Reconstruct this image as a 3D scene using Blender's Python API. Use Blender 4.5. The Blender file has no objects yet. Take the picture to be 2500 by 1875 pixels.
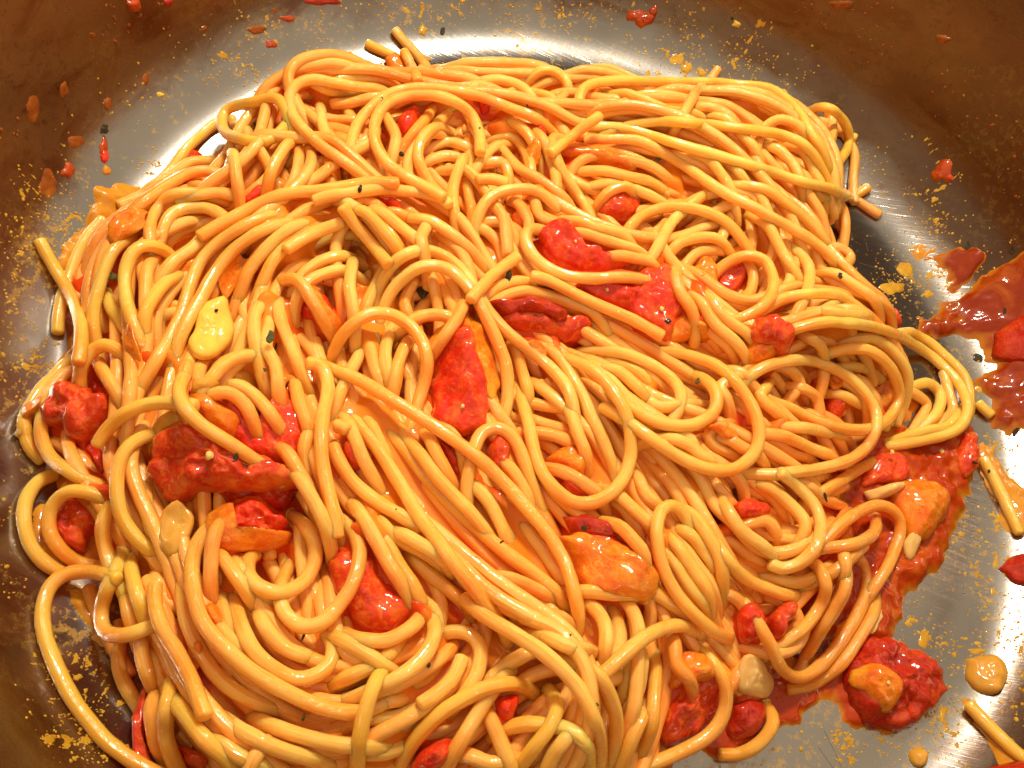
import bpy, math, random
import numpy as np
from mathutils import Vector, Matrix, noise

MM = 0.001
random.seed(7); np.random.seed(7)
SC = bpy.context.scene
COL = SC.collection

# ------------------------------------------------------------------ camera
TILT, ROLL = math.radians(29.87), math.radians(22.02)
CAM = np.array([-9.4, -93.4, 152.0])            # mm, pan centre at the origin, pan floor at z = 0
FPX = 1250 / math.tan(math.radians(29))
cam_d = bpy.data.cameras.new('camera'); cam = bpy.data.objects.new('camera', cam_d); COL.objects.link(cam)
cam_d.sensor_width = 36; cam_d.lens = 18 / math.tan(math.radians(29))
cam_d.clip_start = 0.005; cam_d.clip_end = 20
RM = (Matrix.Rotation(TILT, 3, 'X') @ Matrix.Rotation(ROLL, 3, 'Z'))
cam.matrix_world = Matrix.Translation(Vector(CAM * MM)) @ RM.to_4x4()
SC.camera = cam
RMn = np.array(RM)

# ------------------------------------------------------------------ world, lamps, exposure
w = bpy.data.worlds.new('World'); SC.world = w; w.use_nodes = True
bg = w.node_tree.nodes['Background']; bg.inputs[0].default_value = (1.0, 0.74, 0.48, 1); bg.inputs[1].default_value = 0.90

def lamp(name, loc, size, power, color, target=(0, 0, 0), size_y=None):
    d = bpy.data.lights.new(name, 'AREA'); d.shape = 'DISK' if size_y is None else 'RECTANGLE'
    d.size = size * MM
    if size_y: d.size_y = size_y * MM
    d.energy = power; d.color = color
    o = bpy.data.objects.new(name, d); COL.objects.link(o)
    o.location = Vector(loc) * MM
    o.rotation_euler = (Vector(target) - Vector(loc)).to_track_quat('-Z', 'Y').to_euler()
    return o
lamp('hood_lamp', (-58, 168, 310), 42, 1.0, (1.0, 0.87, 0.68), (-20, 0, 0))
lamp('hood_lamp', (-90, 140, 300), 26, 0.42, (1.0, 0.90, 0.74), (-20, 0, 0))
SC.view_settings.view_transform = 'Standard'; SC.view_settings.look = 'None'
SC.view_settings.exposure = -0.08; SC.view_settings.gamma = 1

# ------------------------------------------------------------------ geometry of the picture
TILES = dict(A=(0, 0), B=(750, 0), C=(1500, 0), D=(0, 562), E=(750, 562), F=(1500, 562), G=(0, 1125), H=(750, 1125), I=(1500, 1125))
def px(tile, txt):
    """points measured in one of nine enlarged views of the place -> picture coordinates"""
    ox, oy = TILES[tile]
    return np.array([[ox + float(a) / 2.212, oy + float(b) / 2.212] for a, b in (p.split(',') for p in txt.split())])
def unproj(uv, z):
    """point at height z (mm above the pan floor) seen in that direction"""
    uv = np.atleast_2d(uv); z = np.broadcast_to(z, len(uv))
    d = np.stack([(uv[:, 0] - 1250) / FPX, -(uv[:, 1] - 937.5) / FPX, -np.ones(len(uv))], 1) @ RMn.T
    t = (z - CAM[2]) / d[:, 2]
    return CAM + d * t[:, None]
def catmull(P, step):
    P = np.asarray(P, float)
    if len(P) == 2: P = np.array([P[0], P.mean(0), P[1]])
    Q = np.vstack([2 * P[0] - P[1], P, 2 * P[-1] - P[-2]])
    out = []
    for i in range(1, len(Q) - 2):
        p0, p1, p2, p3 = Q[i - 1:i + 3]
        n = max(2, int(np.linalg.norm(p2 - p1) / step))
        t = (np.arange(n) / n)[:, None]
        out.append(0.5 * (2 * p1 + (p2 - p0) * t + (2 * p0 - 5 * p1 + 4 * p2 - p3) * t ** 2 + (3 * p1 - p0 - 3 * p2 + p3) * t ** 3))
    out.append(P[-1:])
    return np.vstack(out)
def resample(P, step):
    s = np.r_[0, np.cumsum(np.linalg.norm(np.diff(P, axis=0), axis=1))]
    n = max(4, int(s[-1] / step) + 1)
    t = np.linspace(0, s[-1], n)
    return np.stack([np.interp(t, s, P[:, k]) for k in range(P.shape[1])], 1)
def gsmooth(a, sig):
    if sig <= 0 or len(a) < 4: return a
    r = max(1, int(3 * sig)); k = np.exp(-0.5 * (np.arange(-r, r + 1) / sig) ** 2); k /= k.sum()
    return np.convolve(np.pad(a, r, mode='edge'), k, mode='valid')

# ------------------------------------------------------------------ height map of the growing heap (mm)
RES = 0.5; HALF = 150
NG = int(2 * HALF / RES)
PAN_FLAT, PAN_R, PAN_H = 82.0, 104.0, 55.0
gx = (np.arange(NG) + 0.5) * RES - HALF
GX, GY = np.meshgrid(gx, gx, indexing='ij')
GR = np.hypot(GX, GY)
FIL = PAN_R - PAN_FLAT
def pan_z(r):
    r = np.asarray(r, float)
    q = np.clip((r - PAN_FLAT) / FIL, 0, 0.985)
    return FIL * (1 - np.sqrt(1 - q * q))
H = pan_z(GR)
CM = np.zeros(H.shape, bool)      # where a chunk, not a strand, is on top
OUTLINE = np.array([(120,640),(175,560),(260,520),(380,430),(480,340),(560,270),(700,205),(900,160),(1090,180),(1400,180),(1900,215),(2050,290),(2080,450),(2070,580),(2090,680),(2160,740),(2260,880),(2310,1000),(2200,1070),(2110,1170),(2130,1290),(2090,1440),(2040,1580),(1930,1690),(1860,1790),(1700,1850),(1650,2100),(1250,2240),(700,2240),(420,2050),(330,1850),(290,1700),(250,1480),(130,1400),(80,1280),(80,1160),(70,1020),(120,900),(140,790)], float)
ow = unproj(OUTLINE, 3)[:, :2]
def sdist(poly, X, Y):
    """signed distance (positive inside) of points to a closed polygon"""
    n = len(poly); best = np.full(X.shape, 1e9); ins = np.zeros(X.shape, bool)
    for i in range(n):
        ax, ay = poly[i]; bx, by = poly[(i + 1) % n]
        dx, dy = bx - ax, by - ay
        t = np.clip(((X - ax) * dx + (Y - ay) * dy) / (dx * dx + dy * dy + 1e-9), 0, 1)
        best = np.minimum(best, np.hypot(X - ax - t * dx, Y - ay - t * dy))
        c = ((ay > Y) != (by > Y)) & (X < dx * (Y - ay) / (dy + 1e-12) + ax)
        ins ^= c
    return np.where(ins, best, -best)
SD = sdist(ow, GX, GY)
BED = 8.0
dd = np.clip((SD - 4) / 32, 0, 1)
bed = BED * (1 - (1 - dd) ** 2)
H = np.where(SD > 4, np.maximum(H, bed), H)
# footprint of one sample, used both to look up and to stamp
def cell(x): return np.clip(((x + HALF) / RES).astype(int), 6, NG - 7)
def lookup(xy, r):
    ix, iy = cell(xy[:, 0]), cell(xy[:, 1])
    m = np.full(len(xy), -1e9); k = int(round(r / RES))
    for a in range(-k, k + 1):
        for b in range(-k, k + 1):
            if a * a + b * b <= k * k + 0.5: m = np.maximum(m, H[ix + a, iy + b])
    return m
def stamp(xy, zc, r):
    k = int(math.ceil(r / RES)); ix, iy = cell(xy[:, 0]), cell(xy[:, 1])
    for a in range(-k, k + 1):
        for b in range(-k, k + 1):
            X, Y = gx[ix + a], gx[iy + b]
            d2 = (X - xy[:, 0]) ** 2 + (Y - xy[:, 1]) ** 2
            ok = d2 < r * r
            hz = zc[ok] + np.sqrt(r * r - d2[ok]); I = ix[ok] + a; J = iy[ok] + b
            up = hz > H[I, J]; CM[I[up], J[up]] = False
            np.maximum.at(H, (I, J), hz)
def blurH(sig):
    r = int(3 * sig / RES); k = np.exp(-0.5 * (np.arange(-r, r + 1) * RES / sig) ** 2); k /= k.sum()
    T = np.apply_along_axis(lambda v: np.convolve(v, k, 'same'), 0, H)
    return np.apply_along_axis(lambda v: np.convolve(v, k, 'same'), 1, T)
def sample(G, x, y):
    fx = np.clip((np.asarray(x) + HALF) / RES - 0.5, 1, NG - 3); fy = np.clip((np.asarray(y) + HALF) / RES - 0.5, 1, NG - 3)
    i = fx.astype(int); j = fy.astype(int); u = fx - i; v = fy - j
    return G[i, j] * (1 - u) * (1 - v) + G[i + 1, j] * u * (1 - v) + G[i, j + 1] * (1 - u) * v + G[i + 1, j + 1] * u * v

# ------------------------------------------------------------------ materials
def mat(name):
    m = bpy.data.materials.new(name); m.use_nodes = True
    return m, m.node_tree, m.node_tree.nodes['Principled BSDF']
def N(t, kind, **kw):
    n = t.nodes.new(kind)
    for k, v in kw.items():
        if k.startswith('_'): setattr(n, k[1:], v)
        else:
            key = int(k[1:]) if k[0] == 'i' and k[1:].isdigit() else k
            n.inputs[key].default_value = v
    return n
def ramp(t, src, stops):
    r = t.nodes.new('ShaderNodeValToRGB'); t.links.new(src, r.inputs[0])
    e = r.color_ramp.elements
    while len(e) < len(stops): e.new(0.5)
    for el, (p, c) in zip(e, stops):
        el.position = p; el.color = (*c, 1) if len(c) == 3 else c
    return r
def mixc(t, fac, a, b, mode='MIX'):
    m = t.nodes.new('ShaderNodeMix'); m.data_type = 'RGBA'; m.blend_type = mode
    for s, v in ((0, fac), (6, a), (7, b)):
        if isinstance(v, (int, float)): m.inputs[s].default_value = v
        elif isinstance(v, tuple): m.inputs[s].default_value = (*v, 1)
        else: t.links.new(v, m.inputs[s])
    return m.outputs[2]
def math_(t, op, a, b=0.0, clamp=False):
    m = t.nodes.new('ShaderNodeMath'); m.operation = op; m.use_clamp = clamp
    for s, v in ((0, a), (1, b)):
        if isinstance(v, (int, float)): m.inputs[s].default_value = v
        else: t.links.new(v, m.inputs[s])
    return m.outputs[0]

def pasta_mat(name, pale, coat, sss=1.0):
    m, t, p = mat(name); L = t.links
    uv = N(t, 'ShaderNodeUVMap'); tc = N(t, 'ShaderNodeTexCoord'); oi = N(t, 'ShaderNodeObjectInfo')
    off = t.nodes.new('ShaderNodeVectorMath'); off.operation = 'ADD'
    sc = t.nodes.new('ShaderNodeVectorMath'); sc.operation = 'SCALE'; sc.inputs[3].default_value = 7.3
    L.new(oi.outputs['Random'], sc.inputs[0]); L.new(uv.outputs[0], off.inputs[0]); L.new(sc.outputs[0], off.inputs[1])
    # patches of sauce film, and thin streaks drawn out along the strand
    n1 = N(t, 'ShaderNodeTexNoise', Scale=1.0, Detail=3.0, Roughness=0.6)
    mp = t.nodes.new('ShaderNodeMapping'); mp.inputs['Scale'].default_value = (0.09, 0.9, 1); L.new(off.outputs[0], mp.inputs[0]); L.new(mp.outputs[0], n1.inputs[0])
    n2 = N(t, 'ShaderNodeTexNoise', Scale=1.0, Detail=4.0, Roughness=0.65)
    mp2 = t.nodes.new('ShaderNodeMapping'); mp2.inputs['Scale'].default_value = (0.16, 4.5, 1); L.new(off.outputs[0], mp2.inputs[0]); L.new(mp2.outputs[0], n2.inputs[0])
    n3 = N(t, 'ShaderNodeTexNoise', Scale=62.0, Detail=2.0); L.new(tc.outputs['Object'], n3.inputs[0])
    a = ramp(t, n1.outputs[0], [(0.40, (0, 0, 0)), (0.64, (1, 1, 1))]).outputs[0]
    b = ramp(t, n2.outputs[0], [(0.50, (0, 0, 0)), (0.66, (1, 1, 1))]).outputs[0]
    c = ramp(t, n3.outputs[0], [(0.45, (0, 0, 0)), (0.72, (1, 1, 1))]).outputs[0]
    f = math_(t, 'ADD', math_(t, 'MULTIPLY', a, 0.45), math_(t, 'MULTIPLY', b, 0.45))
    f = math_(t, 'ADD', f, math_(t, 'MULTIPLY', c, 0.35))
    at = t.nodes.new('ShaderNodeAttribute'); at.attribute_name = 'sauce'
    f = math_(t, 'MULTIPLY', f, 0.9, True)
    # strand to strand difference in how yellow it is
    tone = mixc(t, oi.outputs['Random'], pale, tuple(v * k for v, k in zip(pale, (0.95, 0.84, 0.62))))
    colr = mixc(t, f, tone, coat)
    rf = math_(t, 'MULTIPLY', at.outputs['Fac'], math_(t, 'ADD', 0.25, n2.outputs[0]), True)
    colr = mixc(t, math_(t, 'MULTIPLY', rf, 0.8), colr, (0.90, 0.22, 0.014))
    L.new(colr, p.inputs['Base Color'])
    p.inputs['Subsurface Weight'].default_value = sss
    p.inputs['Subsurface Radius'].default_value = (1.0, 0.72, 0.40); p.inputs['Subsurface Scale'].default_value = 2.6 * MM
    p.inputs['Roughness'].default_value = 0.42; p.inputs['IOR'].default_value = 1.38; p.inputs['Specular IOR Level'].default_value = 0.2
    p.inputs['Coat Weight'].default_value = 1.0; p.inputs['Coat Roughness'].default_value = 0.075; p.inputs['Coat IOR'].default_value = 1.55
    b1 = N(t, 'ShaderNodeTexNoise', Scale=760.0, Detail=3.0, Roughness=0.6); L.new(tc.outputs['Object'], b1.inputs[0])
    b2 = N(t, 'ShaderNodeTexNoise', Scale=330.0, Detail=2.0); L.new(tc.outputs['Object'], b2.inputs[0])
    bp2 = N(t, 'ShaderNodeBump', Strength=0.4, Distance=0.18 * MM); L.new(b2.outputs[0], bp2.inputs['Height'])
    drops = ramp(t, b1.outputs[0], [(0.46, (0, 0, 0)), (0.60, (1, 1, 1))]).outputs[0]
    bp = N(t, 'ShaderNodeBump', Strength=1.0, Distance=0.085 * MM); L.new(drops, bp.inputs['Height']); L.new(bp2.outputs[0], bp.inputs['Normal'])
    bw = N(t, 'ShaderNodeBump', Strength=0.4, Distance=0.08 * MM); L.new(b1.outputs[0], bw.inputs['Height']); L.new(bp2.outputs[0], bw.inputs['Normal'])
    L.new(math_(t, 'ADD', 0.05, math_(t, 'MULTIPLY', ramp(t, n3.outputs[0], [(0.42, (0, 0, 0)), (0.62, (1, 1, 1))]).outputs[0], 0.22)), p.inputs['Coat Roughness'])
    L.new(bw.outputs[0], p.inputs['Normal']); L.new(bp.outputs[0], p.inputs['Coat Normal'])
    return m
M = {}
M['pasta'] = pasta_mat('cooked_pasta', (0.95, 0.585, 0.15), (0.93, 0.32, 0.018))
M['pasta_yellow'] = pasta_mat('buttery_pasta', (0.92, 0.60, 0.13), (0.91, 0.42, 0.02))
M['pasta_low'] = pasta_mat('lower_pasta', (0.93, 0.55, 0.13), (0.91, 0.29, 0.013), sss=0.0)
M['pasta_deep'] = pasta_mat('sauced_pasta', (0.88, 0.48, 0.12), (0.86, 0.22, 0.012))

def wet_mat(name, c1, c2, c3, scale=120, rough=0.3, bump=0.5, sss=0.4, bscale=420, spots=None, coat=0.85, pulp=None):
    m, t, p = mat(name); L = t.links
    tc = N(t, 'ShaderNodeTexCoord')
    n1 = N(t, 'ShaderNodeTexNoise', Scale=float(scale), Detail=5.0, Roughness=0.6, Distortion=0.6); L.new(tc.outputs['Object'], n1.inputs[0])
    r = ramp(t, n1.outputs[0], [(0.32, c1), (0.52, c2), (0.70, c3)])
    out = r.outputs[0]
    if spots:
        n2 = N(t, 'ShaderNodeTexNoise', Scale=float(scale) * 4, Detail=3.0); L.new(tc.outputs['Object'], n2.inputs[0])
        out = mixc(t, ramp(t, n2.outputs[0], [(0.60, (0, 0, 0)), (0.70, (1, 1, 1))]).outputs[0], out, spots)
    if pulp:
        n3 = N(t, 'ShaderNodeTexNoise', Scale=620.0, Detail=4.0, Roughness=0.7, Distortion=1.2); L.new(tc.outputs['Object'], n3.inputs[0])
        out = mixc(t, ramp(t, n3.outputs[0], [(0.50, (0, 0, 0)), (0.66, (0.75, 0.75, 0.75))]).outputs[0], out, pulp)
        n4 = N(t, 'ShaderNodeTexNoise', Scale=180.0, Detail=3.0, Roughness=0.6, Distortion=0.8); L.new(tc.outputs['Object'], n4.inputs[0])
        out = mixc(t, ramp(t, n4.outputs[0], [(0.55, (0, 0, 0)), (0.72, (0.7, 0.7, 0.7))]).outputs[0], out, tuple(v * k for v, k in zip(pulp, (1, 1.25, 1.0))))
    L.new(out, p.inputs['Base Color'])
    p.inputs['Subsurface Weight'].default_value = sss; p.inputs['Subsurface Radius'].default_value = (1, 0.3, 0.15); p.inputs['Subsurface Scale'].default_value = 2 * MM
    p.inputs['Roughness'].default_value = rough; p.inputs['Coat Weight'].default_value = coat; p.inputs['Coat Roughness'].default_value = 0.035; p.inputs['Specular IOR Level'].default_value = 0.08
    b = N(t, 'ShaderNodeTexNoise', Scale=float(bscale), Detail=6.0, Roughness=0.68); L.new(tc.outputs['Object'], b.inputs[0])
    bp = N(t, 'ShaderNodeBump', Strength=bump, Distance=0.4 * MM); L.new(b.outputs[0], bp.inputs['Height'])
    bc = N(t, 'ShaderNodeTexNoise', Scale=520.0, Detail=2.0); L.new(tc.outputs['Object'], bc.inputs[0])
    bq = N(t, 'ShaderNodeBump', Strength=0.9, Distance=0.16 * MM); L.new(bc.outputs[0], bq.inputs['Height'])
    L.new(bp.outputs[0], p.inputs['Normal']); L.new(bq.outputs[0], p.inputs['Coat Normal'])
    return m
M['tomato'] = wet_mat('tomato_flesh', (0.55, 0.016, 0.006), (0.72, 0.060, 0.010), (0.82, 0.19, 0.02), bump=0.9, bscale=700, pulp=(0.84, 0.20, 0.02))
M['tomato_bright'] = wet_mat('bright_tomato_flesh', (0.66, 0.014, 0.008), (0.78, 0.040, 0.010), (0.84, 0.14, 0.015), bump=0.9, bscale=700, pulp=(0.86, 0.16, 0.02))
M['tomato_orange'] = wet_mat('orange_tomato_flesh', (0.78, 0.10, 0.008), (0.86, 0.24, 0.012), (0.88, 0.32, 0.02), bump=0.9, bscale=700, pulp=(0.90, 0.38, 0.03))
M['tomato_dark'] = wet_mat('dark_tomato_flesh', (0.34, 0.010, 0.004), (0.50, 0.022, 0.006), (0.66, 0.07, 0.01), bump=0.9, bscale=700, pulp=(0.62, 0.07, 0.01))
M['sauce'] = wet_mat('tomato_sauce', (0.32, 0.022, 0.004), (0.50, 0.07, 0.007), (0.64, 0.17, 0.015), scale=130, bump=0.8, bscale=600)
M['sauce_red'] = wet_mat('red_tomato_sauce', (0.26, 0.008, 0.003), (0.42, 0.025, 0.005), (0.58, 0.08, 0.008), scale=130, bump=0.9, bscale=600)
M['oil'] = wet_mat('orange_oil', (0.55, 0.20, 0.012), (0.66, 0.28, 0.02), (0.72, 0.36, 0.03), scale=140, bump=0.4, rough=0.15)
M['bed'] = wet_mat('sauce_bed', (0.50, 0.10, 0.012), (0.66, 0.22, 0.03), (0.74, 0.34, 0.07), scale=90, rough=0.5, bump=1.0, bscale=260, coat=0.1)
M['film'] = wet_mat('sauce_film', (0.82, 0.20, 0.012), (0.90, 0.32, 0.02), (0.92, 0.42, 0.05), scale=120, rough=0.3, bump=0.6, bscale=700, sss=0.5, coat=0.7)
M['garlic'] = wet_mat('garlic_flesh', (0.86, 0.46, 0.05), (0.90, 0.56, 0.09), (0.86, 0.32, 0.03), scale=110, bump=0.45, bscale=260, coat=0.4)
M['onion'] = wet_mat('onion_flesh', (0.60, 0.28, 0.035), (0.70, 0.36, 0.05), (0.66, 0.22, 0.02), scale=80, bump=0.3, bscale=180)
M['onion_pale'] = wet_mat('pale_onion_flesh', (0.80, 0.46, 0.12), (0.84, 0.52, 0.16), (0.80, 0.34, 0.05), scale=80, bump=0.3, bscale=180)
M['herb'] = wet_mat('dried_herb', (0.018, 0.012, 0.006), (0.04, 0.03, 0.012), (0.09, 0.06, 0.02), scale=500, bump=0.5, sss=0, bscale=900, coat=0.3)
M['herb_green'] = wet_mat('green_herb', (0.05, 0.05, 0.012), (0.10, 0.10, 0.025), (0.20, 0.17, 0.05), scale=500, bump=0.5, sss=0, bscale=900, coat=0.5)
M['crust'] = wet_mat('dried_crust', (0.42, 0.20, 0.015), (0.60, 0.34, 0.03), (0.72, 0.46, 0.07), scale=200, rough=0.4, bump=0.6, sss=0.1, coat=0.3)
M['crust_brown'] = wet_mat('brown_crust', (0.16, 0.035, 0.006), (0.30, 0.08, 0.01), (0.42, 0.15, 0.02), scale=200, rough=0.4, bump=0.6, sss=0.1, coat=0.3)
M['seed'] = wet_mat('tomato_seed', (0.80, 0.50, 0.12), (0.85, 0.58, 0.2), (0.85, 0.5, 0.12), bump=0.1)

def sauce_mat(name, thin, mid, thick):
    m = wet_mat(name, mid, mid, thick, scale=140, bump=0.45, bscale=420, rough=0.3, sss=0.0, coat=0.55)
    t = m.node_tree; p = t.nodes['Principled BSDF']; L = t.links
    src = p.inputs['Base Color'].links[0].from_socket
    at = t.nodes.new('ShaderNodeAttribute'); at.attribute_name = 'sauce'
    tc = N(t, 'ShaderNodeTexCoord'); n = N(t, 'ShaderNodeTexNoise', Scale=260.0, Detail=5.0); L.new(tc.outputs['Object'], n.inputs[0])
    q = math_(t, 'ADD', at.outputs['Fac'], math_(t, 'MULTIPLY', math_(t, 'SUBTRACT', n.outputs[0], 0.5), 0.9), True)
    L.new(mixc(t, ramp(t, q, [(0.15, (0, 0, 0)), (0.6, (1, 1, 1))]).outputs[0], thin, src), p.inputs['Base Color'])
    return m
def steel_mat(name, wall):
    m, t, p = mat(name); L = t.links
    tc = N(t, 'ShaderNodeTexCoord')
    p.inputs['Metallic'].default_value = 1.0
    # fine scratches in a few directions
    hs = None
    for k, (ang, sx, sy, thr) in enumerate(((0.5, 40, 2600, 0.66), (1.35, 50, 3200, 0.68), (2.3, 36, 2900, 0.68), (-0.3, 30, 4200, 0.60))):
        mp = t.nodes.new('ShaderNodeMapping'); mp.inputs['Rotation'].default_value = (0, 0, ang); mp.inputs['Scale'].default_value = (sx, sy, sx)
        L.new(tc.outputs['Object'], mp.inputs[0])
        n = N(t, 'ShaderNodeTexNoise', Scale=1.0, Detail=2.0, Distortion=0.25); L.new(mp.outputs[0], n.inputs[0])
        q = ramp(t, n.outputs[0], [(thr - 0.03, (0, 0, 0)), (thr + 0.03, (1, 1, 1))]).outputs[0]
        hs = q if hs is None else math_(t, 'ADD', hs, q)
    # pitted, cooked-on speckle
    n2 = N(t, 'ShaderNodeTexNoise', Scale=1500.0, Detail=3.0); L.new(tc.outputs['Object'], n2.inputs[0])
    n3 = N(t, 'ShaderNodeTexNoise', Scale=22.0, Detail=4.0); L.new(tc.outputs['Object'], n3.inputs[0])
    grain = math_(t, 'ADD', math_(t, 'MULTIPLY', n2.outputs[0], 0.8), math_(t, 'MULTIPLY', hs, -0.35))
    bp = N(t, 'ShaderNodeBump', Strength=0.3, Distance=0.03 * MM); L.new(grain, bp.inputs['Height'])
    L.new(bp.outputs[0], p.inputs['Normal'])
    base = ramp(t, n3.outputs[0], [(0.35, (0.27, 0.265, 0.26)), (0.65, (0.37, 0.365, 0.35))]).outputs[0]
    L.new(ramp(t, n3.outputs[0], [(0.3, (0.16,) * 3), (0.7, (0.25,) * 3)]).outputs[0], p.inputs['Roughness'])
    # cooked-on film: thick and brown on the wall, thin ochre specks low down
    sep = t.nodes.new('ShaderNodeSeparateXYZ'); L.new(tc.outputs['Object'], sep.inputs[0])
    zf = math_(t, 'DIVIDE', math_(t, 'ADD', math_(t, 'SUBTRACT', sep.outputs[2], 3.2 * MM), math_(t, 'MULTIPLY', sep.outputs[0], 0.026)), 5.0 * MM)
    n4 = N(t, 'ShaderNodeTexNoise', Scale=60.0, Detail=7.0, Roughness=0.68, Distortion=0.5); mz = t.nodes.new('ShaderNodeMapping'); mz.inputs['Scale'].default_value = (1, 1, 2.6); L.new(tc.outputs['Object'], mz.inputs[0]); L.new(mz.outputs[0], n4.inputs[0])
    zf = math_(t, 'ADD', zf, math_(t, 'MULTIPLY', math_(t, 'SUBTRACT', n4.outputs[0], 0.5), 2.2), True)
    n5 = N(t, 'ShaderNodeTexNoise', Scale=650.0, Detail=4.0, Roughness=0.7); L.new(tc.outputs['Object'], n5.inputs[0])
    n6 = N(t, 'ShaderNodeTexNoise', Scale=45.0, Detail=5.0, Roughness=0.6); L.new(tc.outputs['Object'], n6.inputs[0])
    spk = ramp(t, math_(t, 'ADD', math_(t, 'MULTIPLY', n5.outputs[0], 0.6), math_(t, 'MULTIPLY', n6.outputs[0], 0.4)), [(0.545, (0, 0, 0)), (0.60, (1, 1, 1))]).outputs[0]
    film = t.nodes.new('ShaderNodeBsdfPrincipled')
    fc = ramp(t, n4.outputs[0], [(0.30, (0.135, 0.075, 0.030)), (0.50, (0.175, 0.098, 0.042)), (0.62, (0.13, 0.048, 0.013)), (0.74, (0.085, 0.016, 0.003))]).outputs[0]
    fc = mixc(t, ramp(t, n5.outputs[0], [(0.56, (0, 0, 0)), (0.68, (1, 1, 1))]).outputs[0], fc, (0.06, 0.018, 0.005))
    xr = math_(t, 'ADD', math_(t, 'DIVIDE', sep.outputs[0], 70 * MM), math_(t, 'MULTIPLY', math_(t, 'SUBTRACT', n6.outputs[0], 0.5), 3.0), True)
    fc = mixc(t, math_(t, 'MULTIPLY', xr, 0.7), fc, (0.065, 0.020, 0.005))  # darker towards the right: red sauce stains plus shade put into the colour
    L.new(fc, film.inputs['Base Color']); film.inputs['Roughness'].default_value = 0.27; film.inputs['Metallic'].default_value = 0.75
    fb = N(t, 'ShaderNodeBump', Strength=0.6, Distance=0.15 * MM); L.new(n5.outputs[0], fb.inputs['Height']); L.new(fb.outputs[0], film.inputs['Normal'])
    L.new(base, p.inputs['Base Color'])
    crust = t.nodes.new('ShaderNodeBsdfPrincipled'); crust.inputs['Base Color'].default_value = (0.50, 0.30, 0.05, 1); crust.inputs['Roughness'].default_value = 0.4
    mx = t.nodes.new('ShaderNodeMixShader'); L.new(math_(t, 'MULTIPLY', zf, 0.88), mx.inputs[0]); L.new(p.outputs[0], mx.inputs[1]); L.new(film.outputs[0], mx.inputs[2])
    mx2 = t.nodes.new('ShaderNodeMixShader'); L.new(math_(t, 'MULTIPLY', spk, math_(t, 'SUBTRACT', 0.6, math_(t, 'MULTIPLY', zf, 0.5))), mx2.inputs[0]); L.new(mx.outputs[0], mx2.inputs[1]); L.new(crust.outputs[0], mx2.inputs[2])
    L.new(mx2.outputs[0], t.nodes['Material Output'].inputs[0])
    return m
M['pool'] = sauce_mat('pooled_sauce', (0.56, 0.19, 0.010), (0.44, 0.04, 0.002), (0.60, 0.13, 0.005))
M['pool_shaded'] = sauce_mat('shaded_pooled_sauce', (0.46, 0.15, 0.008), (0.26, 0.024, 0.002), (0.40, 0.075, 0.004))  # pooled sauce at upper right, with the shade there put into its colour
M['film'] = sauce_mat('sauce_film_material', (0.80, 0.24, 0.018), (0.66, 0.06, 0.006), (0.80, 0.14, 0.010))
for q_ in ('film',):
    p_ = M[q_].node_tree.nodes['Principled BSDF']; p_.inputs['Coat Weight'].default_value = 0.35
M['mustard'] = wet_mat('mustard_crust', (0.46, 0.22, 0.012), (0.60, 0.33, 0.025), (0.70, 0.44, 0.06), scale=260, rough=0.35, bump=0.9, bscale=900, sss=0.1, coat=0.3)
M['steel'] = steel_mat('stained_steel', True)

def scratch_mat():
    m, t, p = mat('scratched_steel'); p.inputs['Metallic'].default_value = 1.0; p.inputs['Roughness'].default_value = 0.6
    p.inputs['Base Color'].default_value = (0.16, 0.15, 0.15, 1); return m
M['scratch'] = scratch_mat()
# ------------------------------------------------------------------ object helpers
def mesh_obj(name, V, F, m, parent=None, origin=None, uv=None, smooth=True, attr=None):
    V = np.asarray(V, float)
    o0 = np.zeros(3) if origin is None else np.asarray(origin, float)
    me = bpy.data.meshes.new(name); me.from_pydata(((V - o0) * MM).tolist(), [], F)
    if uv is not None:
        l = me.uv_layers.new(name='UVMap'); li = np.empty(len(me.loops), int); me.loops.foreach_get('vertex_index', li)
        l.data.foreach_set('uv', uv[li].astype(np.float32).ravel())
    if attr is not None: me.attributes.new('sauce', 'FLOAT', 'POINT').data.foreach_set('value', np.asarray(attr, np.float32))
    if smooth: me.polygons.foreach_set('use_smooth', [True] * len(me.polygons))
    me.materials.append(m); me.update()
    o = bpy.data.objects.new(name, me); COL.objects.link(o)
    o.location = Vector(o0) * MM
    if parent is not None:
        o.parent = parent; o.location = (Vector(o0) * MM) - parent.location
    return o
def tag(o, label, cat, group=None):
    o['label'] = label; o['category'] = cat
    if group: o['group'] = group
    return o
def part(o, label=None):
    if label: o['label'] = label
    return o

# ------------------------------------------------------------------ the pan
pan = bpy.data.objects.new('cooking_pan', None); COL.objects.link(pan)
tag(pan, 'round stainless steel pan with sauce-splashed walls, holding the whole heap of spaghetti', 'pan')
def revolve(name, prof, m, seg=256, close=False):
    V = []; F = []
    for r, z in prof:
        for k in range(seg):
            a = 2 * math.pi * k / seg; V.append((r * math.cos(a), r * math.sin(a), z))
    n = len(prof)
    for i in range(n - 1 if not close else n):
        j = (i + 1) % n
        for k in range(seg):
            k2 = (k + 1) % seg; F.append((i * seg + k, i * seg + k2, j * seg + k2, j * seg + k))
    if not close: F.append(tuple(range(seg))[::-1] if prof[0][1] > prof[-1][1] else tuple(range(seg)))
    return mesh_obj(name, V, F, m, pan)
prof = [(r, 0) for r in (8, 30, 55, PAN_FLAT)]
amax = math.radians(80)
for k in range(1, 15):
    a = amax * k / 14; prof.append((PAN_FLAT + FIL * math.sin(a), FIL * (1 - math.cos(a))))
seam = prof[-1]
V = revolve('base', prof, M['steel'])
WALL_R = lambda z: seam[0] + (z - seam[1]) * math.tan(math.radians(10))
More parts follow.
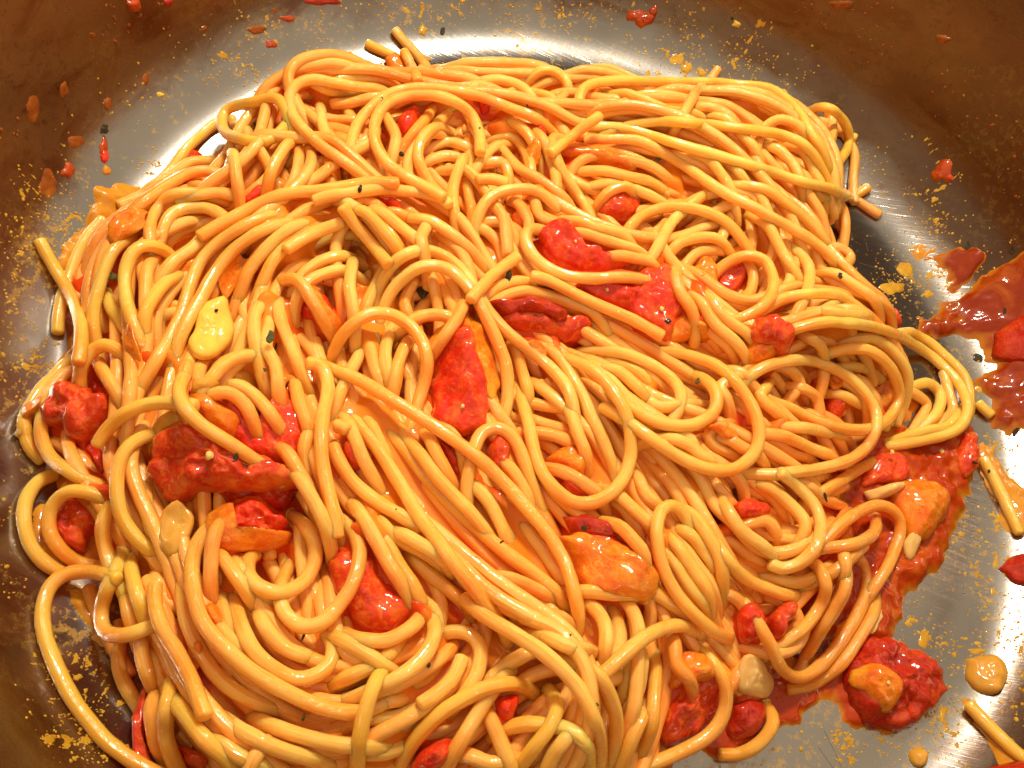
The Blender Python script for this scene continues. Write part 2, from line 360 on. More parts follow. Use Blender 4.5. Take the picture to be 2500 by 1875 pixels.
wp = [(WALL_R(z), z) for z in [seam[1], seam[1] + 0.03, seam[1] + 0.08] + list(np.linspace(seam[1], PAN_H, 12))[1:]]
wo = [(r + 1.6, z) for r, z in wp[::-1]] + [(seam[0] + 0.05, seam[1] - 0.02)]
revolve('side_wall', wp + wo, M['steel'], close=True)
rr, rz = WALL_R(PAN_H) + 1.8, PAN_H + 0.4
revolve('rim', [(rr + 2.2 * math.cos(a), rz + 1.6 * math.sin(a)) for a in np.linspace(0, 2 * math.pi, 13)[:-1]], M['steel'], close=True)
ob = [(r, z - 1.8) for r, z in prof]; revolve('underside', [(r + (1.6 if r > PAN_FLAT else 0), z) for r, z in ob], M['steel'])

NEAR = np.zeros(H.shape)
# ------------------------------------------------------------------ strands
R0 = 1.11     # strand radius, mm
NV = 12
SAMPLES = []  # (uv start, uv mid, uv end) of every strand, for the labels
def tube(C, r, m, name, end0=True, end1=True, wob=0.06):
    n = len(C)
    T = np.gradient(C, axis=0); T /= np.linalg.norm(T, axis=1)[:, None] + 1e-9
    U = np.zeros((n, 3)); up = np.array([0, 0, 1.0])
    u = up - T[0] * T[0].dot(up); 
    if np.linalg.norm(u) < 1e-3: u = np.array([1.0, 0, 0])
    u /= np.linalg.norm(u)
    for i in range(n):
        u = u - T[i] * T[i].dot(u); u /= np.linalg.norm(u) + 1e-9; U[i] = u
    W = np.cross(T, U)
    s = np.r_[0, np.cumsum(np.linalg.norm(np.diff(C, axis=0), axis=1))]
    ang = np.arange(NV + 1) / NV * 2 * math.pi      # seam ring doubled for the uv
    ph = random.random() * 50
    rad = r * (1 + wob * np.array([noise.noise(Vector((x * 0.22, ph, 0))) for x in s]))
    rings = []; uvs = []; 
    lim = [(0.0, 1)] 
    seq = []
    cap = [(-0.42, 0.55), (-0.32, 0.80), (-0.14, 0.95)]
    for o, k in cap: seq.append((0, o * r, k))
    seq += [(i, 0, 1) for i in range(n)]
    for o, k in cap[::-1]: seq.append((n - 1, -o * r, k))
    for i, o, k in seq:
        c = C[i] + T[i] * o
        lump = np.array([noise.noise(Vector((s[i] * 0.35 + ph, math.cos(a) * 0.9, math.sin(a) * 0.9))) for a in ang[:-1]]) * 0.10
        lump = np.r_[lump, lump[0]]
        rr = rad[i] * k * (1 + lump)
        rings.append(c + rr[:, None] * (np.cos(ang)[:, None] * U[i] + np.sin(ang)[:, None] * W[i]))
        uvs.append(np.stack([np.full(NV + 1, s[i] + o), ang / (2 * math.pi) * 1.0], 1))
    Vv = np.vstack(rings); UVv = np.vstack(uvs); K = NV + 1; F = []
    for i in range(len(rings) - 1):
        a = i * K
        F += [(a + j, a + j + 1, a + K + j + 1, a + K + j) for j in range(NV)]
    last = (len(rings) - 1) * K
    F.append(tuple(range(NV))[::-1]); F.append(tuple(last + j for j in range(NV)))
    return mesh_obj(name, Vv, F, m, origin=C[n // 2] - np.array([0, 0, r]), uv=UVv, attr=np.clip(sample(NEAR, Vv[:, 0], Vv[:, 1]) * 1.1, 0, 0.85))
def settle(uv=None, xy=None, r=R0, stiff=3.0, lift=0.0, sink=0.6, zcap=None, dry=False):
    """lay a strand over what is already in the pan; returns its centre line in mm"""
    if uv is not None:
        P = catmull(uv, 9); z = np.full(len(P), 12.0)
        for it in range(4):
            X = unproj(P, z)[:, :2]
            zz = lookup(X, 0.75 * r) + r - sink
            seg = np.r_[0, np.cumsum(np.linalg.norm(np.diff(X, axis=0), axis=1))]
            st = max(0.15, seg[-1] / max(1, len(seg)))
            g = gsmooth(zz, stiff / st)
            g = np.maximum(g, zz - 0.45); g = gsmooth(g, 1.6 / st)
            z = 0.3 * z + 0.7 * g if it < 3 else g
        z = z + lift
        C = unproj(P, z)
    else:
        X = xy; zz = lookup(X, 0.75 * r) + r - sink
        g = gsmooth(zz, stiff); g = np.maximum(g, zz - 0.45); z = gsmooth(g, 1.6)
        C = np.column_stack([X, z])
    C = resample(C, 1.0)
    # own crossings: the later stretch lies on the earlier one
    D = np.linalg.norm(C[:, None, :2] - C[None, :, :2], axis=2); n = len(C)
    idx = np.arange(n); far = (idx[:, None] - idx[None, :]) > 9
    for it in range(3):
        near = far & (D < 2 * r * 0.9)
        need = np.where(near, C[None, :, 2] + 1.8 * r, -1e9).max(1)
        if not near.any(): break
        C[:, 2] = np.maximum(C[:, 2], np.minimum(need, C[:, 2] + 2.4)); C[:, 2] = gsmooth(C[:, 2], 2.5)
    for k in range(3): C[:, k] = gsmooth(C[:, k], 0.8)
    if not dry: stamp(resample(C, 0.4)[:, :2], resample(C, 0.4)[:, 2], r)
    return C

STR = []   # tile, layer, points, label or None, material
def S(tile, L, pts, label=None, m=None, r=R0, lift=0.0): STR.append((L, len(STR), px(tile, pts), label, m, r, lift))
# ---- strands traced one by one; layer 0 lies deepest, 9 on top
Y = 'pasta_yellow'; Q = 'pasta_deep'
# upper left
S('A', 8, '2160,1010 2080,985 1950,925 1800,835 1680,740 1590,640 1560,545 1590,465 1690,430 1850,455 1960,450 2040,425 2150,432', 'long strand with an open hairpin bend that crosses the upper left loops and runs down right')
S('A', 8, '1600,700 1560,600 1500,525 1390,540 1285,575 1210,645 1210,715 1300,748 1420,738 1510,690 1550,610', 'small closed pasta loop at the upper left edge of the heap', Y)
S('A', 5, '1240,590 1300,660 1370,765 1440,860 1500,960 1560,1020')
S('A', 4, '1520,450 1640,410 1760,385 1900,380 2050,400')
S('A', 3, '1620,410 1720,365 1850,350 1960,350 2060,400')
S('A', 2, '1900,300 1820,330 1720,370 1600,410', 'cut strand end poking out left above the small loop, resting against the bright steel')
S('A', 8, '1245,760 1265,870 1280,980 1300,1110', 'straight pale strand hanging down from the small upper left loop')
S('A', 7, '1600,690 1540,790 1480,890 1440,1000 1400,1090')
S('A', 5, '1730,570 1740,670 1775,760 1830,830')
S('A', 3, '1620,500 1760,520 1900,540 2010,600')
S('A', 3, '1860,560 1900,640 1960,700 2000,800')
S('A', 5, '2080,630 2130,720 2130,800 2100,860')
S('A', 4, '1680,860 1640,920 1640,1000 1660,1060')
S('A', 3, '1700,700 1800,690 1900,720 1960,760')
S('A', 4, '1560,860 1620,840 1700,860 1760,930 1770,1000')
S('A', 3, '1550,980 1500,900 1440,860 1340,900 1290,930')
S('A', 2, '1230,640 1120,700 1020,790 950,880 880,970 800,1060', 'outermost strand curving along the upper left edge of the heap', Y)
S('A', 6, '1240,865 1080,910 930,985 800,1070 680,1150 590,1220 560,1260')
S('A', 4, '1225,800 1110,845 1000,890 900,960 760,1040 640,1110')
S('A', 6, '1270,1055 1160,1040 1040,1060 950,1085', 'short pale strand end just left of the straight hanging strand')
S('A', 6, '1210,1165 1110,1120 1000,1125 920,1160 870,1230')
S('A', 6, '1240,1000 1120,1010 980,1035 880,1085 825,1170 800,1290 790,1400')
S('A', 9, '1075,1280 1160,1230 1280,1165 1420,1090 1570,1040 1720,1030 1880,1005 2010,985 2150,990', 'shiny strand with a blunt cut end sweeping right above the middle left bundle')
S('B', 8, '35,1085 120,1060 250,1040 380,1022 520,1030 640,1045 730,1075 770,1110', 'strand with an orange sauced end lying over the start of the middle bundle')
S('A', 5, '1200,1190 1080,1210 980,1240 900,1300')
S('A', 5, '1050,1000 1150,1020 1230,940 1240,900')
# left edge
S('D', 9, '212,55 255,135 310,230 370,330 415,430 440,540 435,640 420,720', 'lone strand end rising highest at the far left edge, its tip over bare steel', Y)
S('D', 4, '560,-60 470,40 410,150 360,290 325,420 312,555', 'strand ending in a blunt cut tip at the left edge below the lone raised end', Y)
S('D', 6, '770,-90 670,30 590,150 540,290 505,420 500,560 510,660', None, Y)
S('D', 4, '560,110 500,160 440,230 430,270')
S('D', 7, '970,120 900,70 800,58 720,110 675,220 680,360 710,480 750,580 800,690', 'strand bent over in a rounded arch near the left edge of the heap', Y)
S('D', 6, '690,645 610,618 520,630 455,700 420,780 405,860', 'strand hooking down over the left edge towards the leftmost tomato chunk', Y)
S('D', 4, '390,680 300,770 210,880 145,980 130,1080 160,1170 230,1240', 'leftmost strand, bowed out over the steel beside the leftmost tomato chunk', Y)
S('D', 5, '360,740 260,880 225,1000 225,1120 275,1230 390,1310 540,1360 660,1400', 'strand curving under the leftmost tomato chunk and back into the heap', Y)
S('D', 3, '300,1310 200,1365 140,1470 135,1600 180,1730 270,1820 370,1870', 'outer strand of the two nested bows on the left edge', Y)
S('G', 5, '620,190 500,155 370,165 285,240 260,350 300,450 380,525 500,565 600,570', 'inner strand of the two nested bows on the left edge, ringing an orange tomato piece', Y)
S('G', 8, '640,640 560,610 460,598 350,612 270,680 230,790 240,930 290,1080 360,1230 450,1370 570,1510 700,1610 850,1690 1000,1740', 'long yellow loop swinging out over bare steel at the lower left of the heap', Y)
S('G', 6, '575,150 555,280 555,420 590,550 650,680 700,800', None, Y)
S('G', 8, '640,400 625,540 580,680 545,820 560,915 640,945 730,920 820,870 960,845', 'strand folding in a tight rounded corner at the lower left edge', Y)
S('D', 8, '900,1020 770,1085 680,1180 635,1290 630,1420 655,1540 710,1630 790,1690 880,1700', 'wide c-shaped strand bending round left of the large red tomato piece', Y)
S('D', 8, '520,1165 575,1080 660,1000 770,945 900,930 1060,950', 'strand ending left between the leftmost tomato chunk and the large red tomato', Y)
S('D', 9, '1040,640 990,740 968,840 985,940 1060,1030 1170,1110 1300,1180 1420,1240 1530,1300', 'thick strand lying right across the large red tomato piece', Y)
S('D', 5, '560,300 590,400 640,470 700,560 760,660', None, Y)
S('D', 5, '800,100 830,180 800,300 790,330')
S('D', 5, '760,150 780,260 820,340')
S('D', 6, '1050,150 950,230 860,320 790,430 775,540 820,640', 'curved strand dropping beside the rounded arch at left', Y)
S('D', 4, '850,380 930,410 1000,430')
S('D', 5, '520,690 560,770 620,860 650,920')
S('D', 4, '620,700 670,790 710,880')
S('D', 4, '480,430 500,530 500,620')
S('D', 4, '250,900 300,830 360,770')
S('D', 3, '230,1130 330,1160 430,1230 480,1290', None, Q)
S('D', 4, '1000,440 870,470 850,600')
# middle left bundle
S('A', 7, '1640,1085 1480,1140 1330,1215 1190,1300 1090,1400 1030,1530 1000,1640 960,1740 890,1870 780,2010 650,2170', 'long strand running from the middle bundle down left to the leftmost tomato chunk')
S('A', 7, '1720,1120 1560,1170 1400,1250 1250,1360 1150,1490 1080,1620 1000,1760 940,1900 900,2100')
S('A', 6, '1800,1130 1620,1200 1470,1310 1350,1450 1290,1570 1220,1700')
S('A', 5, '1620,1060 1440,1150 1270,1250 1130,1330 1060,1330')
S('A', 6, '1500,1200 1350,1290 1230,1420 1160,1540 1090,1680')
S('A', 6, '1850,1200 1690,1260 1540,1350', 'broad cut strand end in the middle bundle pointing down left')
S('A', 5, '1900,1150 1760,1190 1600,1270 1480,1400 1400,1530 1340,1640')
S('A', 5, '2040,1260 1900,1260 1760,1290 1640,1360 1560,1430')
S('A', 8, '1845,1115 1910,1205 1985,1290 2050,1370 2100,1430', 'short strand with blunt end leaning down right beneath the sauced end')
S('A', 7, '1850,1080 1970,1160 2060,1270 2130,1370')
S('B', 7, '200,1060 290,1120 380,1210 460,1300 560,1370')
S('D', 6, '1130,-20 1060,80 960,150 880,220')
S('D', 6, '2040,165 1920,135 1790,145 1680,200 1600,290 1560,400 1560,500')
S('D', 7, '2030,250 1900,215 1770,230 1650,290 1590,390 1580,500')
S('D', 8, '1480,205 1570,240 1640,300 1690,390 1760,480 1820,520', 'strand with a short squared end, soaked orange, left of the central arches')
S('D', 7, '1510,290 1500,400 1530,530 1580,650 1640,790 1690,850', 'wide strand running down left of the central arch to the hooked strand')
S('D', 6, '1450,290 1390,400 1370,530 1390,670 1420,790 1480,890')
S('D', 6, '1440,640 1490,740 1500,830')
S('D', 7, '1910,200 1885,310 1905,430 1950,540', 'short upright pale strand left of the central arches')
S('D', 5, '1860,290 1780,270 1720,250')
S('D', 5, '1240,700 1330,680 1380,650')
S('D', 6, '1340,660 1220,720 1140,800 1090,880')
S('D', 6, '1160,870 1250,880 1330,950 1360,1010')
S('D', 6, '1300,840 1370,890 1430,950 1480,1010')
S('D', 5, '1000,760 980,870 990,960')
S('D', 4, '860,800 830,870 810,900')
S('D', 5, '1330,680 1240,760 1190,830')
S('D', 5, '1500,900 1480,1000 1470,1070')
S('D', 6, '1600,850 1620,950 1660,1050 1680,1130')
S('D', 6, '1660,1100 1640,1200 1670,1330 1720,1440')
# centre
S('E', 9, '130,690 150,590 230,500 340,450 450,455 550,510 625,610 650,730 625,850 590,950 560,1050', 'broad arch of pasta standing highest at the centre of the pan')
S('E', 9, '45,590 60,660 130,725 250,790 400,880 560,980 700,1070 830,1160 960,1260 1080,1380 1200,1520 1310,1650 1390,1790 1450,1930 1500,2070 1490,2170', 'long strand running diagonally from left of the central arch to the lower right')
S('E', 8, '0,720 60,725 105,790 110,880 85,1000 75,1130 85,1270 110,1400 145,1540 160,1660', 'strand with an orange tip hooked over, hanging down left of the long diagonal')
S('E', 6, '310,540 270,690 200,830 150,960 120,1080')
S('E', 7, '850,300 845,400 800,490 730,590 665,670 600,720')
S('E', 8, '390,430 450,310 540,230 650,190 760,210 850,280 920,380 980,500 1040,630 1080,760 1090,900 1070,1030', 'tall inner arch above the centre bending down past the middle tomato')
S('E', 7, '350,410 400,260 480,160 600,110 720,130 820,200 900,310 980,440 1090,560 1230,670 1350,780 1430,900 1470,1030 1500,1150', 'tall outer arch above the centre sweeping down right in a long curve')
S('E', 6, '450,120 430,180 380,280 320,400')
S('E', 5, '560,300 520,400 540,440')
S('E', 4, '620,280 700,300 800,310')
S('E', 7, '240,205 228,310 250,440')
S('E', 6, '560,490 640,460 730,460 800,480')
S('E', 4, '370,520 370,600 385,670', 'pale grey bit of strand showing inside the central arch')
S('E', 5, '450,540 420,650 430,760 450,830')
S('E', 5, '540,600 500,690 480,790')
S('E', 4, '340,640 360,740 400,830')
S('E', 9, '1210,248 1300,270 1400,320 1530,385 1660,440 1790,500 1920,575', 'stout strand with a blunt left end lying over the red tomato right of centre')
S('E', 8, '960,380 1040,345 1150,330 1290,350 1430,395 1560,450 1660,530 1720,610')
S('E', 6, '970,350 1070,290 1180,270')
S('E', 8, '1400,-30 1280,-50 1190,-10 1190,90 1260,180 1380,240 1530,262 1700,245 1840,225 1960,230', 'strand curving in a deep smile under the red sauce above right of centre')
S('E', 9, '1140,140 1080,185 1000,245 930,320 880,380', 'short strand end with a glassy tip pointing up right, by the dark stubby herb')
S('E', 7, '1160,560 1260,580 1350,650 1420,770 1490,900 1550,1040 1620,1170 1690,1290 1750,1420')
S('E', 9, '1140,740 1160,860 1190,1010 1220,1170 1270,1310 1350,1410 1460,1475 1580,1460 1680,1380 1735,1270 1750,1130 1720,990 1640,850 1530,740 1400,640 1300,590', 'great hanging loop open at the top, right of centre')
S('E', 5, '1390,870 1430,1000 1470,1120 1520,1240 1560,1330')
S('E', 6, '1340,560 1480,660 1590,760 1700,880 1800,990 1900,1080 2000,1130 2080,1200 2110,1290')
S('E', 8, '1480,590 1620,620 1760,680 1900,750 2000,840 2025,930 1990,1010 1960,1040', 'strand that turns back on itself inside the curl right of centre')
S('E', 6, '1450,600 1560,700 1690,800 1820,900 1900,960 2010,940 2130,910 2250,880')
S('E', 6, '1540,700 1680,760 1800,860 1920,920')
S('E', 5, '1500,650 1640,700 1790,770 1920,880')
S('F', 8, '330,690 430,730 510,800 555,900 530,990 430,1050 310,1055 190,1020 90,950 10,860 -90,760', 'curl of pasta nested left inside the great curve, with orange patches')
S('F', 9, '280,580 390,630 510,700 620,785 710,890 765,1000 785,1110 750,1210 660,1285 540,1295 420,1260 300,1195 180,1100 80,990 -20,880', 'sweeping loop right of centre, closed below by a broad round bottom')
S('F', 6, '130,1040 230,1040 350,1090 440,1160 470,1240')
S('F', 7, '500,1060 610,1120 700,1180 820,1230 900,1260', None, Q)
S('F', 6, '170,1090 300,1120 420,1170 480,1230 620,1250')
S('F', 6, '590,1050 500,1100 560,1180 680,1220', None, Q)
S('F', 5, '640,900 720,960 740,1000')
S('F', 6, '600,890 560,850 640,800')
# hooks and long diagonals below the centre
S('E', 8, '890,1480 875,1330 900,1190 940,1095 1020,1065 1100,1105 1150,1190 1190,1300 1240,1410 1310,1530 1380,1620', 'narrow hairpin standing over a red tomato below the central tomato')
S('E', 7, '140,1160 180,1260 260,1370 370,1460 500,1540 620,1610', 'strand beside the hollow tube end curving down right')
S('E', 8, '215,900 300,1050 400,1210 500,1370 600,1540 690,1660 800,1810 930,1960 1050,2080 1130,2190')
S('E', 7, '330,880 430,1050 560,1230 690,1390 830,1530 950,1640 1080,1750 1220,1840 1380,1930 1450,2000')
S('E', 7, '470,960 550,1110 660,1280 770,1410 880,1520 1000,1640 1110,1730')
S('E', 6, '280,920 360,1080 430,1230 500,1350')
S('E', 6, '170,900 240,1080 320,1270 420,1420 500,1500')
S('E', 7, '215,1080 170,1050 150,1060', 'hollow strand end facing the viewer beside the hooked strand')
S('E', 6, '700,1050 760,1080 820,1160 860,1270')
S('E', 5, '660,1120 720,1250 800,1390')
S('E', 5, '1130,640 1160,760 1190,860')
S('E', 4, '1190,930 1290,950 1380,960')
S('E', 4, '1170,1010 1290,1050 1400,1080')
S('E', 4, '1160,1090 1290,1100 1400,1130')
S('E', 5, '1320,1280 1430,1330 1540,1400 1610,1480', None, Q)
S('E', 4, '950,780 980,870 1010,950')
S('E', 5, '1090,1270 1150,1370 1200,1480')
S('E', 6, '920,1380 1000,1500 1050,1600 1090,1680')
S('H', 9, '870,690 950,790 1060,885 1180,970 1290,1050 1390,1140 1480,1250 1540,1370 1585,1490 1610,1600 1620,1700', 'longest top strand running from mid left down to the bottom right of centre')
S('H', 6, '500,400 600,560 720,660 850,770 960,900', None)
S('H', 6, '940,570 1060,620 1180,670 1310,730 1440,790', None, Q)
S('H', 5, '950,150 1010,270 1070,380 1110,430')
S('H', 6, '1160,330 1250,450 1330,570 1400,660')
S('H', 6, '1100,130 1180,240 1280,370 1350,480')
S('H', 5, '1050,740 1170,790 1300,830 1430,870 1470,940', None, Q)
S('H', 6, '1210,930 1320,960 1420,1010 1490,1010')
S('H', 7, '330,280 420,430 500,570 580,690 640,800 640,900')
S('H', 7, '230,150 300,300 370,430 460,590 560,720 600,800')
S('H', 6, '370,300 450,390 560,460 680,510')
S('H', 6, '440,330 560,420 700,500 820,560')
S('H', 5, '850,500 960,590 1050,690 1120,790 1180,890')
S('H', 6, '640,760 700,830 690,940 620,1060')
# lower left
S('G', 8, '1640,100 1590,20 1560,-30', None)
S('G', 8, '1560,-20 1620,90 1690,210 1750,330 1790,440 1800,510', 'pair-edge strand running straight down to the smooth red tomato, lower centre')
S('G', 7, '1700,-40 1740,100 1790,240 1840,350')
S('G', 7, '1820,240 1910,350 1945,480 1915,640 1840,770 1730,880 1620,890 1540,830 1510,740 1520,640 1560,540 1600,420', 'big round loop lying over the smooth red tomato, lower centre')
S('G', 9, '1570,230 1650,330 1700,450 1695,570 1620,670 1510,715 1400,680 1335,590 1335,480 1370,440', 'u-shaped strand below the bright red tomato, lower left of centre')
S('G', 8, '1240,680 1290,850 1360,1010 1470,1120 1600,1180 1720,1150 1795,1060 1800,950 1770,900', 'wide rounded loop at the heart of the lower left whorl')
S('G', 7, '1380,760 1430,900 1520,1000 1640,1050 1750,1040')
S('G', 8, '1190,250 1090,350 1040,500 1040,680 1080,840 1170,970 1300,1090 1440,1190 1600,1275 1750,1335 1900,1350 2040,1310 2150,1230', 'long sweeping strand forming the outside of the lower left whorl')
S('G', 8, '1240,240 1170,350 1145,480 1135,620 1120,760', 'short strand soaked orange beside the translucent onion piece', Q)
S('G', 7, '960,530 975,680 1000,830 1050,970 1120,1090 1200,1190 1330,1280 1490,1325 1650,1325')
S('G', 6, '1190,630 1200,790 1250,940 1340,1080 1450,1170')
S('G', 6, '1120,780 1180,900 1290,1020 1380,1110')
S('G', 5, '1280,560 1350,650 1450,740')
S('G', 6, '1200,520 1270,620 1330,700')
S('G', 9, '840,660 835,770 880,910 960,1040 1030,1170 1075,1290 1110,1385', 'pale strand with a rounded lower tip on the lower left whorl')
S('G', 8, '860,1160 930,1280 1020,1400 1110,1510 1220,1610 1320,1690', None, Y)
S('G', 7, '840,1190 815,1310 825,1440 850,1550 900,1660', None)
S('G', 8, '900,1270 895,1390 900,1510 950,1650', None, Y)
S('G', 4, '640,990 640,1110 680,1220 750,1330')
S('G', 5, '760,930 765,1050 800,1160')
S('G', 7, '1170,1350 1300,1450 1460,1540 1650,1600 1850,1640')
S('G', 7, '1340,1350 1500,1440 1680,1500 1880,1540 2080,1535 2200,1500')
S('G', 6, '1180,1520 1280,1590 1400,1640')
S('G', 9, '2105,1060 2030,1190 1975,1340 1940,1500 1935,1680', 'upright strand dropping to the bottom edge of the picture left of centre', Y)
S('G', 6, '700,560 730,690 770,820', None, Y)
S('G', 5, '830,520 890,600 920,700')
S('G', 5, '620,600 680,740 700,850')
S('G', 5, '780,160 800,300 830,400')
S('G', 3, '440,190 500,240 540,300')
S('G', 3, '520,800 560,900 610,1000 640,1050', None, Q)
S('G', 6, '1340,1680 1370,1600 1410,1550')
S('G', 4, '860,960 880,1050 950,1150 1000,1200')
S('G', 5, '860,680 890,760 930,780')
S('G', 5, '1100,1430 1180,1500 1260,1540')
S('G', 5, '1210,1480 1280,1560')
# bottom centre
S('H', 8, '1150,1085 1050,1180 960,1300 880,1430 810,1550 750,1690', None)
S('H', 8, '510,1660 570,1520 680,1400 800,1310 940,1235 1080,1200 1200,1205 1300,1250', 'wide arch strand along the bottom edge near the small red triangle', Y)
S('H', 8, '1345,1190 1355,1320 1310,1440 1230,1540 1150,1680', 'strand falling from the wide bottom arch to the bottom edge', Y)
S('H', 6, '975,1360 1030,1490 1080,1600 1110,1690')
S('H', 6, '1020,1470 1140,1420 1280,1425 1410,1450 1510,1520 1570,1640', None, Y)
S('H', 8, '1380,1020 1490,1080 1590,1180 1650,1310 1680,1450 1690,1660')
S('H', 9, '1600,1160 1690,1070 1800,970 1930,900 2070,885 2200,905', 'strand arching over the large lower right tomato from the left')
S('H', 8, '1920,960 1900,1090 1875,1240 1865,1400 1830,1560 1800,1680', 'near-vertical strand running left of the large lower right tomato', Y)
S('I', 8, '430,950 520,1020 580,1130 605,1260 580,1390 500,1490 380,1560 250,1620 120,1690', 'strand curving round the right side of the large lower right tomato', Y)
S('H', 7, '660,730 695,850 685,960 620,1070 510,1160 370,1230 210,1285 60,1300')
S('H', 7, '640,780 590,870 500,940 390,975 270,950 180,880', 'strand cupping the underside of the smooth red tomato')
S('H', 7, '740,890 860,915 935,1000 930,1110 880,1220 800,1320 690,1420')
S('H', 7, '840,1060 790,1170 710,1250 605,1320', 'blunt strand end lying in the gap above the wide bottom arch')
S('H', 5, '740,940 720,1060 650,1160 560,1210 440,1250')
S('H', 5, '480,1000 400,1080 290,1140 200,1170')
S('H', 6, '180,960 280,1020 380,1080 420,1100')
S('H', 6, '1150,1060 1050,1120 980,1200')
S('H', 5, '740,1290 600,1390 460,1450 350,1440')
S('H', 5, '350,1390 480,1390 600,1340')
S('H', 5, '480,1290 380,1310 300,1370')
S('H', 6, '240,1560 400,1580 520,1540 640,1460')
S('H', 5, '900,1600 1000,1640 1100,1610')
S('H', 6, '1700,1660 1740,1540 1790,1420 1820,1360')
S('H', 6, '1640,760 1680,870 1690,990 1640,1100')
S('H', 6, '1730,760 1780,860 1800,970')
S('H', 6, '1530,770 1600,860 1620,970')
S('H', 5, '1760,1080 1720,1200 1700,1300')
S('H', 4, '1500,1100 1620,1180 1720,1290 1740,1430')
S('H', 6, '1400,1500 1330,1580 1290,1680')
S('H', 5, '1840,960 1810,1100 1780,1250 1720,1400')
S('H', 6, '1510,700 1640,720 1780,720')
# lower right
S('I', 9, '690,925 580,910 460,845 350,740 275,610 235,470 230,340 265,255 330,235 400,280 450,370 500,470', 'long narrow upright loop enclosing a bundle of strands, lower right of centre')
S('I', 7, '320,300 420,410 520,540 600,660', None)
S('I', 7, '290,330 350,470 430,600 530,740 580,830')
S('I', 6, '290,480 350,600 430,710 520,800')
S('I', 7, '400,260 480,370 560,500 600,620', None)
S('I', 8, '20,180 110,270 200,350', None)
S('I', 7, '-60,140 30,230 140,370 200,470')
S('I', 7, '-60,270 60,380 160,500 220,600')
S('I', 8, '590,90 600,220 650,330 740,420 860,480 980,490', 'strand dropping past the short bright red piece and curving right')
S('I', 8, '700,40 820,130 930,220 1020,310 1050,400 1000,430')
S('I', 9, '890,60 990,140 1080,240 1115,360 1080,480 990,560 900,585 840,550', 'fishhook-shaped strand at lower right ending in a blunt inward tip')
S('I', 8, '600,320 570,420 610,530 700,630 830,690 960,710 1060,680', 'strand sagging in a shallow bowl below the fishhook-shaped strand')
S('I', 9, '1140,460 1220,350 1320,275 1430,240 1520,280 1545,380 1510,490 1460,600 1400,720 1340,840', 'strand looping over at the right edge beside the orange sauce slope')
S('I', 7, '1170,450 1290,450 1390,400 1430,320')
S('I', 8, '1400,480 1380,640 1330,790 1240,950 1130,1090 1010,1170 910,1130 850,1010 800,880 750,750 700,650', 'strand making the big u-turn above the large pale onion petal')
S('I', 7, '1320,500 1270,650 1190,800 1100,940 1050,1070 1000,1150')
S('I', 8, '1120,470 1150,590 1135,730 1060,860 960,960 870,1030')
S('I', 6, '1300,500 1200,590 1140,620')
S('I', 6, '1480,620 1410,800 1300,990 1190,1130 1060,1210 940,1235', 'outer strand of the u-turn beside the dark red floor tomato')
S('I', 6, '1250,520 1230,680 1170,800')
S('I', 7, '860,1270 870,1390 800,1510 690,1580 570,1585', 'strand curving out beneath the large pale onion petal onto the steel', Y)
S('I', 6, '1080,190 1200,120 1330,40 1420,-10')
S('I', 5, '430,150 460,250 510,350')
S('I', 5, '640,440 740,520 810,560')
S('I', 5, '1030,440 900,420 860,400')
S('I', 5, '850,620 960,660 1060,640 1180,560')
S('I', 5, '950,790 1000,860 920,960')
S('I', 5, '590,700 680,760 720,840')
S('I', 5, '210,700 330,790 420,860')
S('I', 6, '130,90 170,190 240,240')
S('I', 5, '720,340 820,320 870,370')
S('I', 6, '330,1000 330,1100 390,1160')
# right
S('F', 9, '720,790 800,725 920,705 1060,705 1190,750 1310,830 1390,930 1420,1040 1380,1150 1290,1230 1170,1275 1020,1300 880,1290 760,1250', 'big loop at right, sauced orange where it closes at its lower right')
S('F', 8, '790,790 850,880 950,960 1070,1020 1190,1060 1320,1080 1440,1050 1520,960 1535,850 1490,740 1400,660 1290,620 1150,620', 'large oval strand passing under the big right loop')
S('F', 7, '790,990 910,1040 1060,1075 1220,1100 1360,1100')
S('F', 8, '1440,1125 1580,1135 1740,1120 1860,1070 1910,970 1880,860 1790,750 1680,660 1550,580 1410,525 1250,500 1060,490 900,510', 'outermost long strand curving down and back in at the right edge', Y)
S('F', 6, '1500,520 1640,570 1760,670 1870,780 1925,880 1930,970 1880,1060', None, Y)
S('F', 7, '1150,600 1280,575 1410,590 1510,660 1580,760 1600,880 1580,1010')
S('F', 6, '1590,830 1680,820 1760,880 1745,980 1680,1050 1590,1090', None, Y)
S('F', 5, '1620,880 1690,940 1650,1020')
S('F', 5, '1800,900 1820,980 1760,1040')
S('F', 6, '1860,1000 1800,1060 1700,1080 1600,1100', None, Y)
S('F', 8, '710,460 810,410 920,365 1050,345 1190,345 1320,370 1460,405', 'gently arched strand pointing right towards the bare steel above the red chunk', Y)
S('F', 7, '960,395 1090,430 1230,455 1370,460 1460,420')
S('F', 7, '1075,480 1090,570 1130,680 1130,820 1120,960', 'thin upright strand crossing the inside of the big right loop')
S('F', 9, '560,200 620,145 720,120 810,160 855,250 850,340 790,420 690,455 590,440 520,400', 'round pasta ring circling a tomato piece, upper right')
S('F', 5, '720,160 750,240 740,320 690,380')
S('F', 6, '510,350 560,440 640,510 750,560')
S('F', 6, '470,370 520,480 600,560 680,600')
S('F', 5, '480,480 540,570 620,620')
S('F', 7, '360,140 330,250 360,350 440,450 490,550')
S('F', 7, '270,130 350,70 470,40 590,50 700,90')
S('F', 5, '400,170 450,120 560,100')
S('F', 5, '820,620 950,540 1050,510')
S('F', 5, '840,680 960,640 1030,590')
S('F', 5, '1180,870 1290,920 1390,980')
S('F', 5, '960,760 1010,830 970,880')
